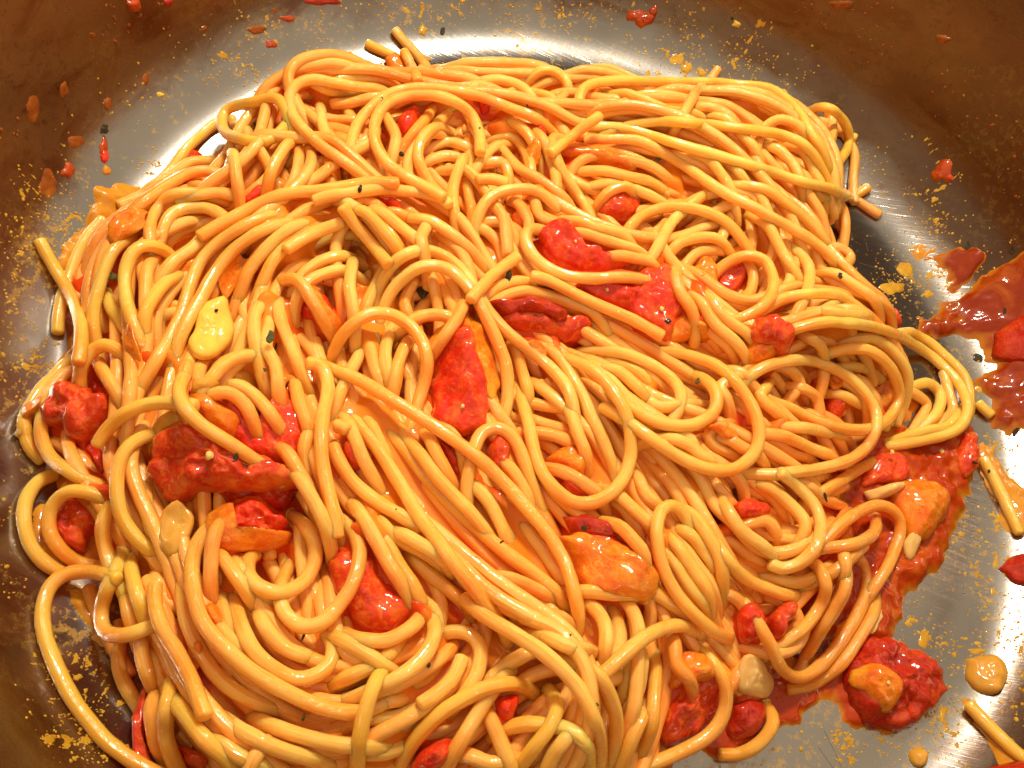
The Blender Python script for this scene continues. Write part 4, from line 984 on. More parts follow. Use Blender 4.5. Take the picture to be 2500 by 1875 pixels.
# thin patches of pulp clinging to the strands
for tile, pts, lab in [
 ('A', '570,1180 680,1140 790,1120 770,1250 680,1290 590,1290', 'orange pulp film over the strands at the upper left foot of the heap'),
 ('D', '1200,230 1300,170 1360,200 1300,300 1220,370 1190,320', 'orange pulp film on the middle bundle above the garlic piece'),
 ('D', '630,520 700,510 750,640 760,700 690,650', 'orange pulp film beside the curved strand left of the garlic piece'),
 ('D', '100,930 200,900 240,950 180,990 110,1010', 'orange pulp film on the leftmost bowed strand'),
 ('E', '1190,620 1250,605 1300,650 1280,690 1220,660', 'red orange pulp bit on the long curve right of the tall arches'),
 ('G', '1010,990 1080,980 1100,1060 1060,1120 1010,1070', 'orange pulp film on the left side of the lower left whorl'),
 ('G', '1090,770 1160,760 1200,860 1150,880', 'small orange pulp film inside the lower left whorl'),
 ('H', '820,750 900,720 930,800 870,840', 'orange pulp film on the crossing above the lower centre gap'),
 ('H', '860,470 940,500 960,560 890,540', 'orange pulp film between the long diagonals below centre'),
 ('F', '1470,790 1550,800 1560,900 1500,1000 1460,940 1490,860', 'orange pulp film on the large oval strand at right'),
 ('F', '1150,760 1230,770 1240,830 1180,850', 'amber drop of sauce on the big right loop'),
 ('I', '1200,880 1290,840 1310,900 1240,990 1190,960', 'orange pulp film on the u-turn strands at lower right'),
 ('B', '1690,610 1800,620 1900,640 1880,680 1750,670', 'orange pulp film on the upper right strands'),
 ('B', '1170,780 1240,760 1260,860 1200,870', 'orange pulp film on the strands left of the top red bit'),
 ('B', '1180,1000 1290,1000 1300,1050 1200,1050', 'orange pulp film on top of the arched strand, upper centre'),
 ('F', '500,1050 640,1060 700,1110 600,1120', 'orange pulp film below the nested curl'),
 ('B', '90,840 160,860 190,930 120,920', 'brownish orange pulp bit under the long upper left strand')]:
    CH.append((8 if tile != 'E' else 7.5, 'sauce_patch', 'sauce', px(tile, pts), 0.75, M['tomato_orange'], lab, dict(rough=0.5, drape=0.7, edge=0.25, under=0.5, lift=-0.1, push=False)))
# garlic and onion
K('garlic_piece', 'garlic', 'D', 8, 2.7, 'garlic', '1060,450 1130,400 1220,370 1240,430 1270,520 1250,600 1220,650 1130,740 1060,730 1020,650 1050,560', 'big creased yellow garlic piece, left of centre', rough=0.12, edge=0.05)
K('onion_piece', 'onion', 'G', 8, 1.2, 'onion', '850,330 880,260 950,220 1020,260 1050,340 1010,450 940,530 860,480 840,400', 'translucent amber onion piece at the left, under the large tomato', rough=0.25, edge=0.09, flat=5)
K('onion_piece', 'onion', 'D', 6, 2.0, 'onion', '770,1120 850,1030 950,1020 1000,1090 900,1110 830,1160 800,1200', 'thin onion petal at the upper left corner of the large red tomato', rough=0.25, edge=0.09, flat=5)
K('onion_piece', 'onion', 'I', 7, 1.7, 'onion_pale', '640,1120 660,1060 740,1075 820,1120 880,1160 910,1200 880,1260 800,1270 720,1270 650,1240', 'large pale onion petal between the u-turn strand and the bottom right sauce', rough=0.25, edge=0.09)
K('onion_piece', 'onion', 'I', 0, 2.4, 'onion', '1930,1060 1990,1045 2060,1040 2095,1090 2105,1140 2090,1210 2050,1265 1990,1255 1945,1210 1925,1150 1930,1100', 'browned onion flake lying alone on the steel at lower right', rough=0.3, edge=0.05, drape=1)
K('onion_piece', 'onion', 'I', 0, 1.6, 'onion', '1600,1560 1640,1540 1690,1570 1680,1640 1630,1660 1600,1610', 'little onion flake on the steel near the bottom edge at right', rough=0.2, drape=1)
K('tomato_chunk', 'tomato', 'I', 5, 1.4, 'tomato_orange', '1330,1130 1400,1100 1480,1130 1540,1200 1530,1280 1480,1340 1420,1300 1380,1240 1320,1190', 'orange seedy pulp on top of the large dark red floor tomato', rough=0.5)
K('onion_piece', 'onion', 'F', 8, 1.6, 'onion_pale', '1360,1400 1400,1390 1480,1370 1570,1370 1540,1410 1480,1440 1400,1450', 'curved pale onion sliver on the right sauce pool', rough=0.25, edge=0.09)
K('onion_piece', 'onion', 'I', 3, 0.9, 'onion_pale', '1360,930 1400,810 1440,790 1470,820 1430,880 1390,940', 'small onion sliver in the sauce above the dark floor tomato', rough=0.25, edge=0.09)
K('onion_piece', 'onion', 'I', 3, 0.9, 'onion_pale', '1560,440 1600,380 1650,420 1630,520 1590,520', 'clear onion scrap in the narrow part of the right sauce pool', rough=0.25, edge=0.09)
K('onion_piece', 'onion', 'D', 7, 1.8, 'onion', '1040,800 1120,790 1190,800 1140,870 1040,880', 'soft yellow onion scrap below the garlic piece', rough=0.15)
K('onion_piece', 'onion', 'C', 6, 1.8, 'onion', '410,490 450,475 480,510 480,560 440,580 420,550', 'small amber onion scrap near the top edge right of centre', rough=0.15)
K('onion_piece', 'onion', 'B', 4, 2.0, 'onion_pale', '1740,1210 1850,1210 1900,1280 1860,1330 1780,1290', 'milky onion petal under the wide arched strand, upper right', rough=0.08)
K('onion_piece', 'onion', 'D', 5, 2.6, 'onion', '1200,790 1300,760 1380,780 1380,870 1290,870 1210,840', 'brownish onion petal below right of the garlic piece', rough=0.1)
K('sauce_blob', 'sauce', 'B', 7, 1.6, 'tomato_orange', '420,320 470,290 520,330 560,400 520,430 460,390', 'orange sauced crumb on the top edge strand ends')
K('sauce_blob', 'sauce', 'B', 5, 1.4, 'tomato_orange', '630,400 680,410 760,450 700,470 640,440', 'orange sauce behind the top edge strand ends')
K('sauce_blob', 'sauce', 'A', 8, 1.0, 'tomato_orange', '1740,850 1790,840 1830,900 1800,930 1760,910', 'sauce patch on the long upper left strand')

seeds = [('D', 1130, 1215, 36), ('E', 1915, 425, 24), ('E', 1880, 450, 14), ('F', 1765, 1195, 34), ('F', 1500, 1200, 26), ('E', 1620, 320, 20), ('E', 840, 950, 20), ('E', 1450, 60, 16), ('I', 1480, 1200, 20)]
NEARF = []
# herbs: tile, x, y, length, width, angle, green?, label
HB = [('A', 550, 690, 60, 90, 0, 0, 'square black herb flake stuck on the pan wall at upper left'),
 ('B', 728, 165, 60, 40, 0.1, 0, 'burnt black fleck on the white glare at the top'),
 ('E', 625, 335, 85, 70, 0.5, 0, 'dark green basil scrap inside the tall arches'),
 ('E', 760, 408, 60, 22, 0.1, 0, 'black herb sliver under the tall outer arch'),
 ('E', 890, 405, 22, 18, 0.1, 0, 'small black speck on the tall inner arch'),
 ('E', 1088, 255, 105, 45, 0.25, 2, 'stubby purplish brown herb stalk in the upper centre'),
 ('F', 455, 812, 55, 32, -0.6, 1, 'dark green herb leaf beside the nested curl'),
 ('B', 510, 830, 34, 30, 0.3, 0, 'black herb fleck inside the upper centre loop'),
 ('B', 402, 536, 34, 22, 0.4, 1, 'dark fleck on the rising strand at the upper centre loop'),
 ('B', 1048, 825, 18, 18, 0, 0, 'round black speck right of the hanging strand end'),
 ('B', 1187, 570, 16, 14, 0, 0, 'round black speck near the top edge of the heap'),
 ('B', 932, 693, 18, 12, 0, 0, 'tiny speck on the hanging end of the upper centre loop'),
 ('C', 232, 862, 62, 26, -0.5, 1, 'long green brown herb flake under the slanting strand at upper right'),
 ('C', 558, 742, 22, 16, 0.8, 1, 'small green fleck among the upper right strands'),
 ('I', 1140, 195, 62, 18, 0.6, 0, 'curled black herb flake beneath the pale diagonal strand at right'),
 ('D', 1270, 1232, 70, 34, 0.1, 0, 'black herb fleck on the large red tomato piece'),
 ('D', 600, 250, 50, 90, 0.2, 1, 'olive green herb leaf between strands at the left edge'),
 ('D', 1460, 580, 90, 50, 0.2, 3, 'pale olive caper-like herb bit right of the garlic piece'),
 ('D', 1310, 160, 80, 50, 0.5, 3, 'grey green herb bit showing through the middle bundle'),
 ('D', 1490, 630, 60, 18, 0.2, 0, 'black sliver right of the garlic piece'),
 ('D', 1550, 832, 50, 14, 0.0, 0, 'black sliver under the orange hooked tip'),
 ('D', 1430, 755, 30, 18, 0.9, 1, 'small green fleck below right of the garlic piece'),
 ('D', 1168, 435, 24, 24, 0, 0, 'dark spot on the garlic piece'),
 ('D', 1745, 270, 36, 12, 0.4, 0, 'thin dark fleck on the left central arches'),
 ('D', 580, 298, 22, 18, 0.4, 0, 'dark speck at the left edge near the olive leaf'),
 ('D', 1580, 1445, 50, 14, 0.1, 0, 'black sliver right of the dark wet pulp'),
 ('F', 1222, 245, 40, 36, 0.3, 0, 'dark herb fleck near the right edge above the arched strand'),
 ('F', 1768, 1328, 34, 20, 0, 0, 'dark fleck on the orange slab of the right pool'),
 ('F', 1948, 1255, 16, 40, 0, 0, 'dark fleck at the outer edge of the right pool'),
 ('F', 2025, 1302, 20, 24, 0.3, 0, 'dark speck on the detached strand at right'),
 ('F', 285, 490, 36, 50, 0.4, 0, 'dark herb fleck at the tip of the seeded tomato'),
 ('F', 2175, 1085, 90, 45, 0.0, 0, 'big black herb flake at the right edge below the splash'),
 ('F', 1915, 85, 70, 50, 0.2, 0, 'black herb flake in the dark sauce clot at right'),
 ('F', 2150, 110, 70, 60, 0.5, 0, 'black herb flake in the upper part of the large splash'),
 ('F', 1962, 690, 70, 60, 0.5, 0, 'blackened spot on the inner edge of the large splash'),
 ('F', 2120, 440, 60, 60, 0.5, 0, 'dark herb scrap amid the large splash'),
 ('F', 2200, 1445, 36, 30, 0.5, 0, 'dark fleck right of the detached strand at right'),
 ('H', 1495, 365, 32, 40, 0.2, 0, 'black fleck on the dark tomato behind the orange flap'),
 ('H', 1050, 438, 34, 16, -0.7, 0, 'black fleck in the diagonal strands below centre'),
 ('H', 480, 262, 18, 12, 0, 1, 'tiny fleck on a diagonal strand below centre'),
 ('H', 1422, 940, 18, 14, 0, 0, 'tiny black speck below the orange flap'),
 ('H', 655, 1105, 40, 26, 0.5, 1, 'green black fleck in the lower centre gap'),
 ('H', 1565, 1315, 20, 24, 0, 1, 'green speck beside the longest top strand'),
 ('A', 1380, 670, 28, 32, 0, 1, 'green fleck inside the small closed loop'),
 ('A', 1945, 1020, 50, 26, 0.1, 2, 'grey brown herb flake on the sauced strand, upper left'),
 ('G', 1640, 1385, 50, 22, 0.1, 3, 'olive fleck under the outer strand of the whorl'),
 ('G', 1640, 945, 70, 16, 0.05, 0, 'black sliver in the gap of the lower left whorl'),
 ('G', 760, 1195, 20, 20, 0, 0, 'dark speck at the lower left edge of the heap'),
 ('A', 225, 217, 12, 12, 0, 0, 'tiny black dot high on the upper left wall'),
 ('A', 138, 273, 12, 12, 0, 0, 'tiny black dot on the wall at far upper left'),
 ('C', 635, 100, 20, 14, 0, 0, 'black dot on the wall beside the pale seed at upper right'),
 ('C', 1625, 390, 26, 26, 0, 0, 'black dot on the shadowed right wall')]

def pan_point(uv):
    """where the line of sight meets the pan's own inner surface"""
    d = np.array([(uv[0] - 1250) / FPX, -(uv[1] - 937.5) / FPX, -1.0]) @ RMn.T
    t = 60.0
    for i in range(900):
        p = CAM + d * t; r = math.hypot(p[0], p[1])
        zs = float(pan_z(r)) if r <= seam[0] else None
        if (zs is not None and p[2] <= zs) or (r > seam[0] and (p[2] < seam[1] or r >= WALL_R(p[2]))): break
        t += 0.35
    p = CAM + d * t; r = math.hypot(p[0], p[1])
    if r <= seam[0]:
        a = math.asin(min(0.985, max(0, (r - PAN_FLAT) / FIL))) if r > PAN_FLAT else 0
    else: a = math.radians(80)
    nrm = np.array([-p[0] / r * math.sin(a), -p[1] / r * math.sin(a), math.cos(a)])
    return p, nrm

def frame(n):
    n = n / np.linalg.norm(n); a = np.array([1.0, 0, 0]) if abs(n[0]) < 0.9 else np.array([0, 1.0, 0])
    u = np.cross(n, a); u /= np.linalg.norm(u); return u, np.cross(n, u), n
def blob_on(V, F, p, n, a, b, h, ang, seed, seg=9):
    """small irregular raised lump on a surface point"""
    u, v, n = frame(n); base = len(V); ca, sa = math.cos(ang), math.sin(ang)
    for k, (t, hh) in enumerate(((1.0, -0.03), (0.8, 0.6), (0.4, 0.95))):
        for j in range(seg):
            th = 2 * math.pi * j / seg
            q = t * (1 + 0.45 * noise.noise(Vector((math.cos(th) * 1.3, math.sin(th) * 1.3, seed)))) 
            x, y = a * q * math.cos(th), b * q * math.sin(th)
            x, y = x * ca - y * sa, x * sa + y * ca
            V.append(p + u * x + v * y + n * h * (hh * (1 + 0.4 * noise.noise(Vector((th, t * 3, seed))))))
    V.append(p + n * h)
    for k in range(2):
        for j in range(seg):
            j2 = (j + 1) % seg
            F.append((base + k * seg + j, base + k * seg + j2, base + (k + 1) * seg + j2, base + (k + 1) * seg + j))
    for j in range(seg): F.append((base + 2 * seg + j, base + 2 * seg + (j + 1) % seg, base + 3 * seg))

# ------------------------------------------------------------------ build: hidden lower pasta, then every traced strand and chunk in order of depth
# bed of sauce and pasta that fills the middle of the heap
nb = 150; V = []; F = []; ctr = ow.mean(0)
Wb = resample(np.vstack([ow, ow[:1]]), 4.0)[:-1]; nb = len(Wb)
for k in range(1, 19):
    t = k / 18
    for p in Wb:
        q = ctr + (p - ctr) * t * 0.95
        b = float(sample(np.where(SD > 4, np.maximum(bed, pan_z(GR)), pan_z(GR)), *q)) if k < 18 else float(pan_z(np.hypot(*q)))
        V.append((q[0], q[1], b + (0.0 if k == 18 else 0.5 + 0.7 * noise.fractal(Vector((q[0] * .2, q[1] * .2, 0)), 1, 2, 3))))
V.append((ctr[0], ctr[1], BED)); 
for j in range(nb):
    j2 = (j + 1) % nb; F.append((len(V) - 1, j, j2))
    for k in range(17): F.append((k * nb + j, (k + 1) * nb + j, (k + 1) * nb + j2, k * nb + j2))
o = mesh_obj('sauce_bed', V, F, M['bed'], origin=(ctr[0], ctr[1], 0))
tag(o, 'orange sauce showing in the gaps deep between the strands of the heap', 'sauce'); o['kind'] = 'stuff'

# flow of the heap taken from the traced strands
fp, ft = [], []
for L, i, P, lab, m, r, lift in STR:
    W_ = resample(unproj(catmull(P, 14), 14)[:, :2], 4.0)
    if len(W_) < 3: continue
    T_ = np.gradient(W_, axis=0); T_ /= np.linalg.norm(T_, axis=1)[:, None] + 1e-9
    fp.append(W_); ft.append(T_)
fp = np.vstack(fp); ft = np.vstack(ft)
def flow(p, d):
    D = ((fp - p) ** 2).sum(1); w_ = np.exp(-D / (2 * 5.0 ** 2)) + 1e-9
    s = np.sign(ft @ d); s[s == 0] = 1
    v = (ft * (s * w_)[:, None]).sum(0); return v / (np.linalg.norm(v) + 1e-9)
FILL = []
rng = np.random.RandomState(11)
xs = ow[:, 0].min(), ow[:, 0].max(); ys = ow[:, 1].min(), ow[:, 1].max()
tries = 0
while len(FILL) < 460 and tries < 7000:
    tries += 1
    p = np.array([rng.uniform(*xs), rng.uniform(*ys)])
    if sample(SD, *p) < 8: continue
    a = rng.uniform(0, 2 * math.pi); d = np.array([math.cos(a), math.sin(a)]); pts = [p]
    Lg = rng.uniform(25, 80); curl = rng.normal(0, 0.02)
    for k in range(int(Lg)):
        v = flow(p, d); d = 0.72 * d + 0.28 * v; c, s = math.cos(curl), math.sin(curl); d = np.array([c * d[0] - s * d[1], s * d[0] + c * d[1]]); d /= np.linalg.norm(d)
        p2 = p + d
        sd = sample(SD, *p2)
        if sd < 6.5:
            g = np.array([sample(SD, p2[0] + 1, p2[1]) - sd, sample(SD, p2[0], p2[1] + 1) - sd]); break
        p = p2; pts.append(p)
    if len(pts) > 14: FILL.append(resample(np.array(pts), 1.0))
def join(name, parts, m, parent=None):
    V = []; F = []; UV = []; AT = []; off = 0
    for o in parts:
        me = o.data; n = len(me.vertices); co = np.empty(n * 3); me.vertices.foreach_get('co', co)
        V.append(co.reshape(-1, 3) / MM + np.array(o.location) / MM)
        av = np.empty(n, np.float32); me.attributes['sauce'].data.foreach_get('value', av); AT.append(av)
        for p_ in me.polygons: F.append(tuple(v + off for v in p_.vertices))
        lv = np.empty(len(me.loops), int); me.loops.foreach_get('vertex_index', lv); lu = np.empty(len(me.loops) * 2); me.uv_layers[0].data.foreach_get('uv', lu)
        u = np.zeros((n, 2)); u[lv] = lu.reshape(-1, 2); u[:, 0] += len(UV) * 37.0; UV.append(u); off += n
        bpy.data.objects.remove(o); bpy.data.meshes.remove(me)
    V = np.vstack(V)
    return mesh_obj(name, V, F, m, parent=parent, origin=(V[:, 0].mean(), V[:, 1].mean(), 0), uv=np.vstack(UV), attr=np.concatenate(AT))
low = []
for W_ in FILL:
    Cf = settle(xy=W_, sink=0.6, dry=True)
    lim = 3.0 + 9.5 * np.clip((sample(SD, Cf[:, 0], Cf[:, 1]) - 5) / 20, 0, 1)
    if (Cf[:, 2] - lim).max() > 1.0: Cf[:, 2] = gsmooth(np.minimum(Cf[:, 2], lim), 1.5)
    if len(low) > 500: break
    cs = resample(Cf, 0.4); stamp(cs[:, :2], cs[:, 2], R0)
    low.append(tube(Cf, R0, M['pasta_low'], 'strand'))

# traced strands: the 300 that show largest are things, the short ones low down are joined to the rest
DIP_SKIP = ('end', 'tip', 'stub', 'detached', 'ended', 'swinging', 'ending', 'tip,', 'bulbous')
def plen(P): return float(np.linalg.norm(np.diff(P, axis=0), axis=1).sum())
order = sorted(STR, key=lambda s: (s[0], s[1]))
score = {s[1]: plen(s[2]) * (0.35 + 0.12 * s[0]) + (1e4 if s[3] else 0) for s in STR}
keep = set(sorted(score, key=lambda k: -score[k])[:296])
jobs = [(s[0] + 0.5, 'S', s) for s in order] + [(c[0] + (0.4 if c[0] >= 1 else 0), 'K', c) for c in CH]
jobs.sort(key=lambda j: j[0])
BUILT = []; CHO = []
Hf = None
cen = [(c[3], c[5] ) for c in CH if c[1] == 'tomato_chunk' or 'sauce' in c[1]]
for P2, mt in cen:                                     # how close each place is to tomato: reddens sauce and strands there
    if P2[:, 0].min() > 2150: continue
    Wc = unproj(P2, 16)[:, :2]; sdc = sdist(Wc, GX, GY)
    NEAR = np.maximum(NEAR, np.clip(1 + (sdc - 1.0) / 6.0, 0, 1) * 0.75)
def more_fill(count, cap, lmin, lmax, keep_off):
    global low
    made = 0; tr = 0
    while made < count and tr < count * 14:
        tr += 1
        p = np.array([rng.uniform(*xs), rng.uniform(*ys)])
        if sample(SD, *p) < 7: continue
        # prefer the hollows
        if float(sample(H, *p)) > cap * (0.35 + 0.65 * min(1, float(sample(SD, *p)) / 20)) - 1.0: continue
        a = rng.uniform(0, 2 * math.pi); d = np.array([math.cos(a), math.sin(a)]); d = flow(p, d); pts = [p]; p0 = p; curl = rng.normal(0, 0.012)
        for k in range(int(rng.uniform(lmin, lmax))):
            v = flow(p, d); d = 0.5 * d + 0.5 * v; c, s = math.cos(curl), math.sin(curl); d = np.array([c * d[0] - s * d[1], s * d[0] + c * d[1]]); d /= np.linalg.norm(d); p = p + d
            if sample(SD, *p) < 5: break
            pts.append(p)
        if len(pts) < 12: continue
        W_ = resample(np.array(pts), 1.0)
        if CM[cell(W_[:, 0]), cell(W_[:, 1])].mean() > keep_off: continue
        Cf = settle(xy=W_, sink=0.7, dry=True)
        n = len(Cf); k = min(7, n // 3); q = np.zeros(n); e = (1 - np.arange(k) / k) ** 1.6 * 3.0; q[:k] = e; q[-k:] = e[::-1]; Cf[:, 2] = np.maximum(Cf[:, 2] - q, 1.2)
        cs = resample(Cf, 0.4); stamp(cs[:, :2], cs[:, 2], R0); low.append(tube(Cf, R0, M['pasta_low'], 'strand')); made += 1
    print('more fill', made)
F5 = F6 = False
for Lx, kind, it in jobs:
    if not F5 and Lx >= 5.0: F5 = True; more_fill(190, 11.0, 26, 70, 0.05)
    if not F6 and Lx >= 6.5: F6 = True; more_fill(170, 12.5, 24, 60, 0.02)
    if Hf is None and Lx >= 8.0:
        Hf = H.copy(); CF = CM.copy()
    if kind == 'S':
        L, i, P, lab, m, r, lift = it
        free = lab is not None and any(k in lab.split() for k in DIP_SKIP)
        short = plen(P) < 190 and lab is None
        if short:
            a = P[0] - P[1]; b = P[-1] - P[-2]
            P = np.vstack([P[0] + a / (np.linalg.norm(a) + 1e-9) * 60, P, P[-1] + b / (np.linalg.norm(b) + 1e-9) * 60])
        mm = m or ('pasta_deep' if (L <= 3) else 'pasta')
        C = settle(uv=P, r=r * (0.97 + 0.08 * rng.rand()), lift=lift, stiff=3.0)
        if not free:
            n = len(C); k = min(12, n // 3); q = np.zeros(n); e = (1 - np.arange(k) / k) ** 1.6 * 5.2
            q[:k] = e; q[-k:] = np.maximum(q[-k:], e[::-1])
            fl = pan_z(np.hypot(C[:, 0], C[:, 1])) + r
            C[:, 2] = np.maximum(C[:, 2] - q, fl)
        o = tube(C, r, M[mm], 'spaghetti_strand')
        if i in keep: BUILT.append((o, it, C))
        else: low.append(o)
    else:
        L, name, cat, P2, th, mt, lab, kw = it
        if name in ('sauce_pool', 'sauce_splash', 'sauce_smear'):
            o = sheet(name, P2, th * 1.15, M['oil'] if mt == M['oil'] else M['pool_shaded'] if (name == 'sauce_splash' or 'dark' in lab) else M['pool'], seed=len(CHO) * 1.7 + 3, drape=2.5 if name == 'sauce_pool' and th > 1.2 else 0, soft=2.2 if th > 1.5 else 1.2, ragged=3.2 if name == 'sauce_splash' else 1.6)
            tag(o, lab, cat); CHO.append((o, P2, lab, name)); continue
        if name == 'tomato_chunk' and L >= 4: P2 = P2.mean(0) + (P2 - P2.mean(0)) * 1.12
        o = chunk(name, P2, th * (1.15 if L > 3 else 1.0), mt, **({'lift': 0.4} if name == 'tomato_chunk' and L >= 4 else {}), seed=len(CHO) * 1.7 + 3, **kw)
        tag(o, lab, cat); CHO.append((o, P2, lab, name))
        if name == 'tomato_chunk': o['group'] = 'tomato pieces in the pasta'
lowobj = join('buried_spaghetti', low, M['pasta_low'])
tag(lowobj, 'spaghetti strands buried low in the heap, seen only in the gaps between the upper ones', 'pasta'); lowobj['kind'] = 'stuff'

# sauce clinging in the creases between neighbouring strands and pooled in the deeper gaps
er = Hf.copy()
for a in range(-3, 4):
    for b in range(-3, 4):
        if a * a + b * b <= 9: er = np.minimum(er, np.roll(np.roll(Hf, a, 0), b, 1))
_H = H; H = er; film = blurH(0.7) + 0.35; H = _H
CD = CF.copy()
for a in (-1, 0, 1):
    for b in (-1, 0, 1): CD |= np.roll(np.roll(CF, a, 0), b, 1)
film = np.where(CD, film - 0.8, film)
film = np.where(SD > 3.0, film, pan_z(GR) - 0.8)
k3 = np.array([.25, .5, .25])
film = np.apply_along_axis(lambda v: np.convolve(v, k3, 'same'), 0, film); film = np.apply_along_axis(lambda v: np.convolve(v, k3, 'same'), 1, film)
msk = SD > 1.5
ids = -np.ones(H.shape, int); ids[msk] = np.arange(msk.sum())
V = np.stack([GX[msk], GY[msk], film[msk]], 1)
a_, b_, c_, d_ = ids[:-1, :-1], ids[1:, :-1], ids[1:, 1:], ids[:-1, 1:]
okq = (a_ >= 0) & (b_ >= 0) & (c_ >= 0) & (d_ >= 0)
F = np.stack([a_[okq], b_[okq], c_[okq], d_[okq]], 1).tolist()
o = mesh_obj('sauce_film', V, F, M['film'], origin=(ctr[0], ctr[1], 0), attr=np.clip(sample(NEAR, V[:, 0], V[:, 1]) * 1.1, 0, 1))
tag(o, 'orange oily sauce clinging in the creases between neighbouring strands all over the heap', 'sauce'); o['kind'] = 'stuff'

# seeds stuck in the tomato they belong to
for tile, x, y, dpx in seeds:
    p2 = px(tile, f'{x},{y}')[0]; z = 12.0
    best = min(CHO, key=lambda c: np.linalg.norm(c[1].mean(0) - p2) if c[3] == 'tomato_chunk' else 1e9)
    for k in range(6): z = float(sample(H, *unproj(p2, z)[0][:2]))
    p = unproj(p2, z)[0]; V = []; F = []; r = dpx / 2.212 / 34 * 1.6
    blob_on(V, F, p, np.array([0, 0, 1.0]), r, r * 0.8, r * 0.8, 0.4, x, seg=12)
    mesh_obj('seed', V, F, M['seed'], parent=best[0], origin=p)

# herbs lie on whatever is on top at that place
for tile, x, y, a, b, ang, kind, lab in HB:
    uv = px(tile, f'{x},{y}')[0]; z = 12.0
    pp, nrm = pan_point(uv)
    # march to the heap
    d = np.array([(uv[0] - 1250) / FPX, -(uv[1] - 937.5) / FPX, -1.0]) @ RMn.T
    t = 80.0; hit = None
    while t < 260:
        q = CAM + d * t
        if abs(q[0]) < HALF - 3 and abs(q[1]) < HALF - 3 and math.hypot(q[0], q[1]) < 101 and q[2] <= float(sample(H, q[0], q[1])): hit = q; break
        t += 0.15
    if hit is not None and np.linalg.norm(CAM - hit) < np.linalg.norm(CAM - pp) - 0.05: p, n = hit, np.array([-0.05, -0.3, 0.95])
    else: p, n = pp, nrm
    s = np.linalg.norm(p - CAM) / FPX / 2.212 / 2
    V = []; F = []
    blob_on(V, F, p, n, a * s * 0.85, b * s * 0.85, 0.75 if kind == 2 else 0.22, ang, x * 0.13 + y, seg=11)
    o = mesh_obj('herb_flake', V, F, M['herb_green'] if kind in (1, 3) else M['herb'], origin=p, smooth=kind == 2)
    tag(o, lab, 'herb', 'dark herb flakes'); 

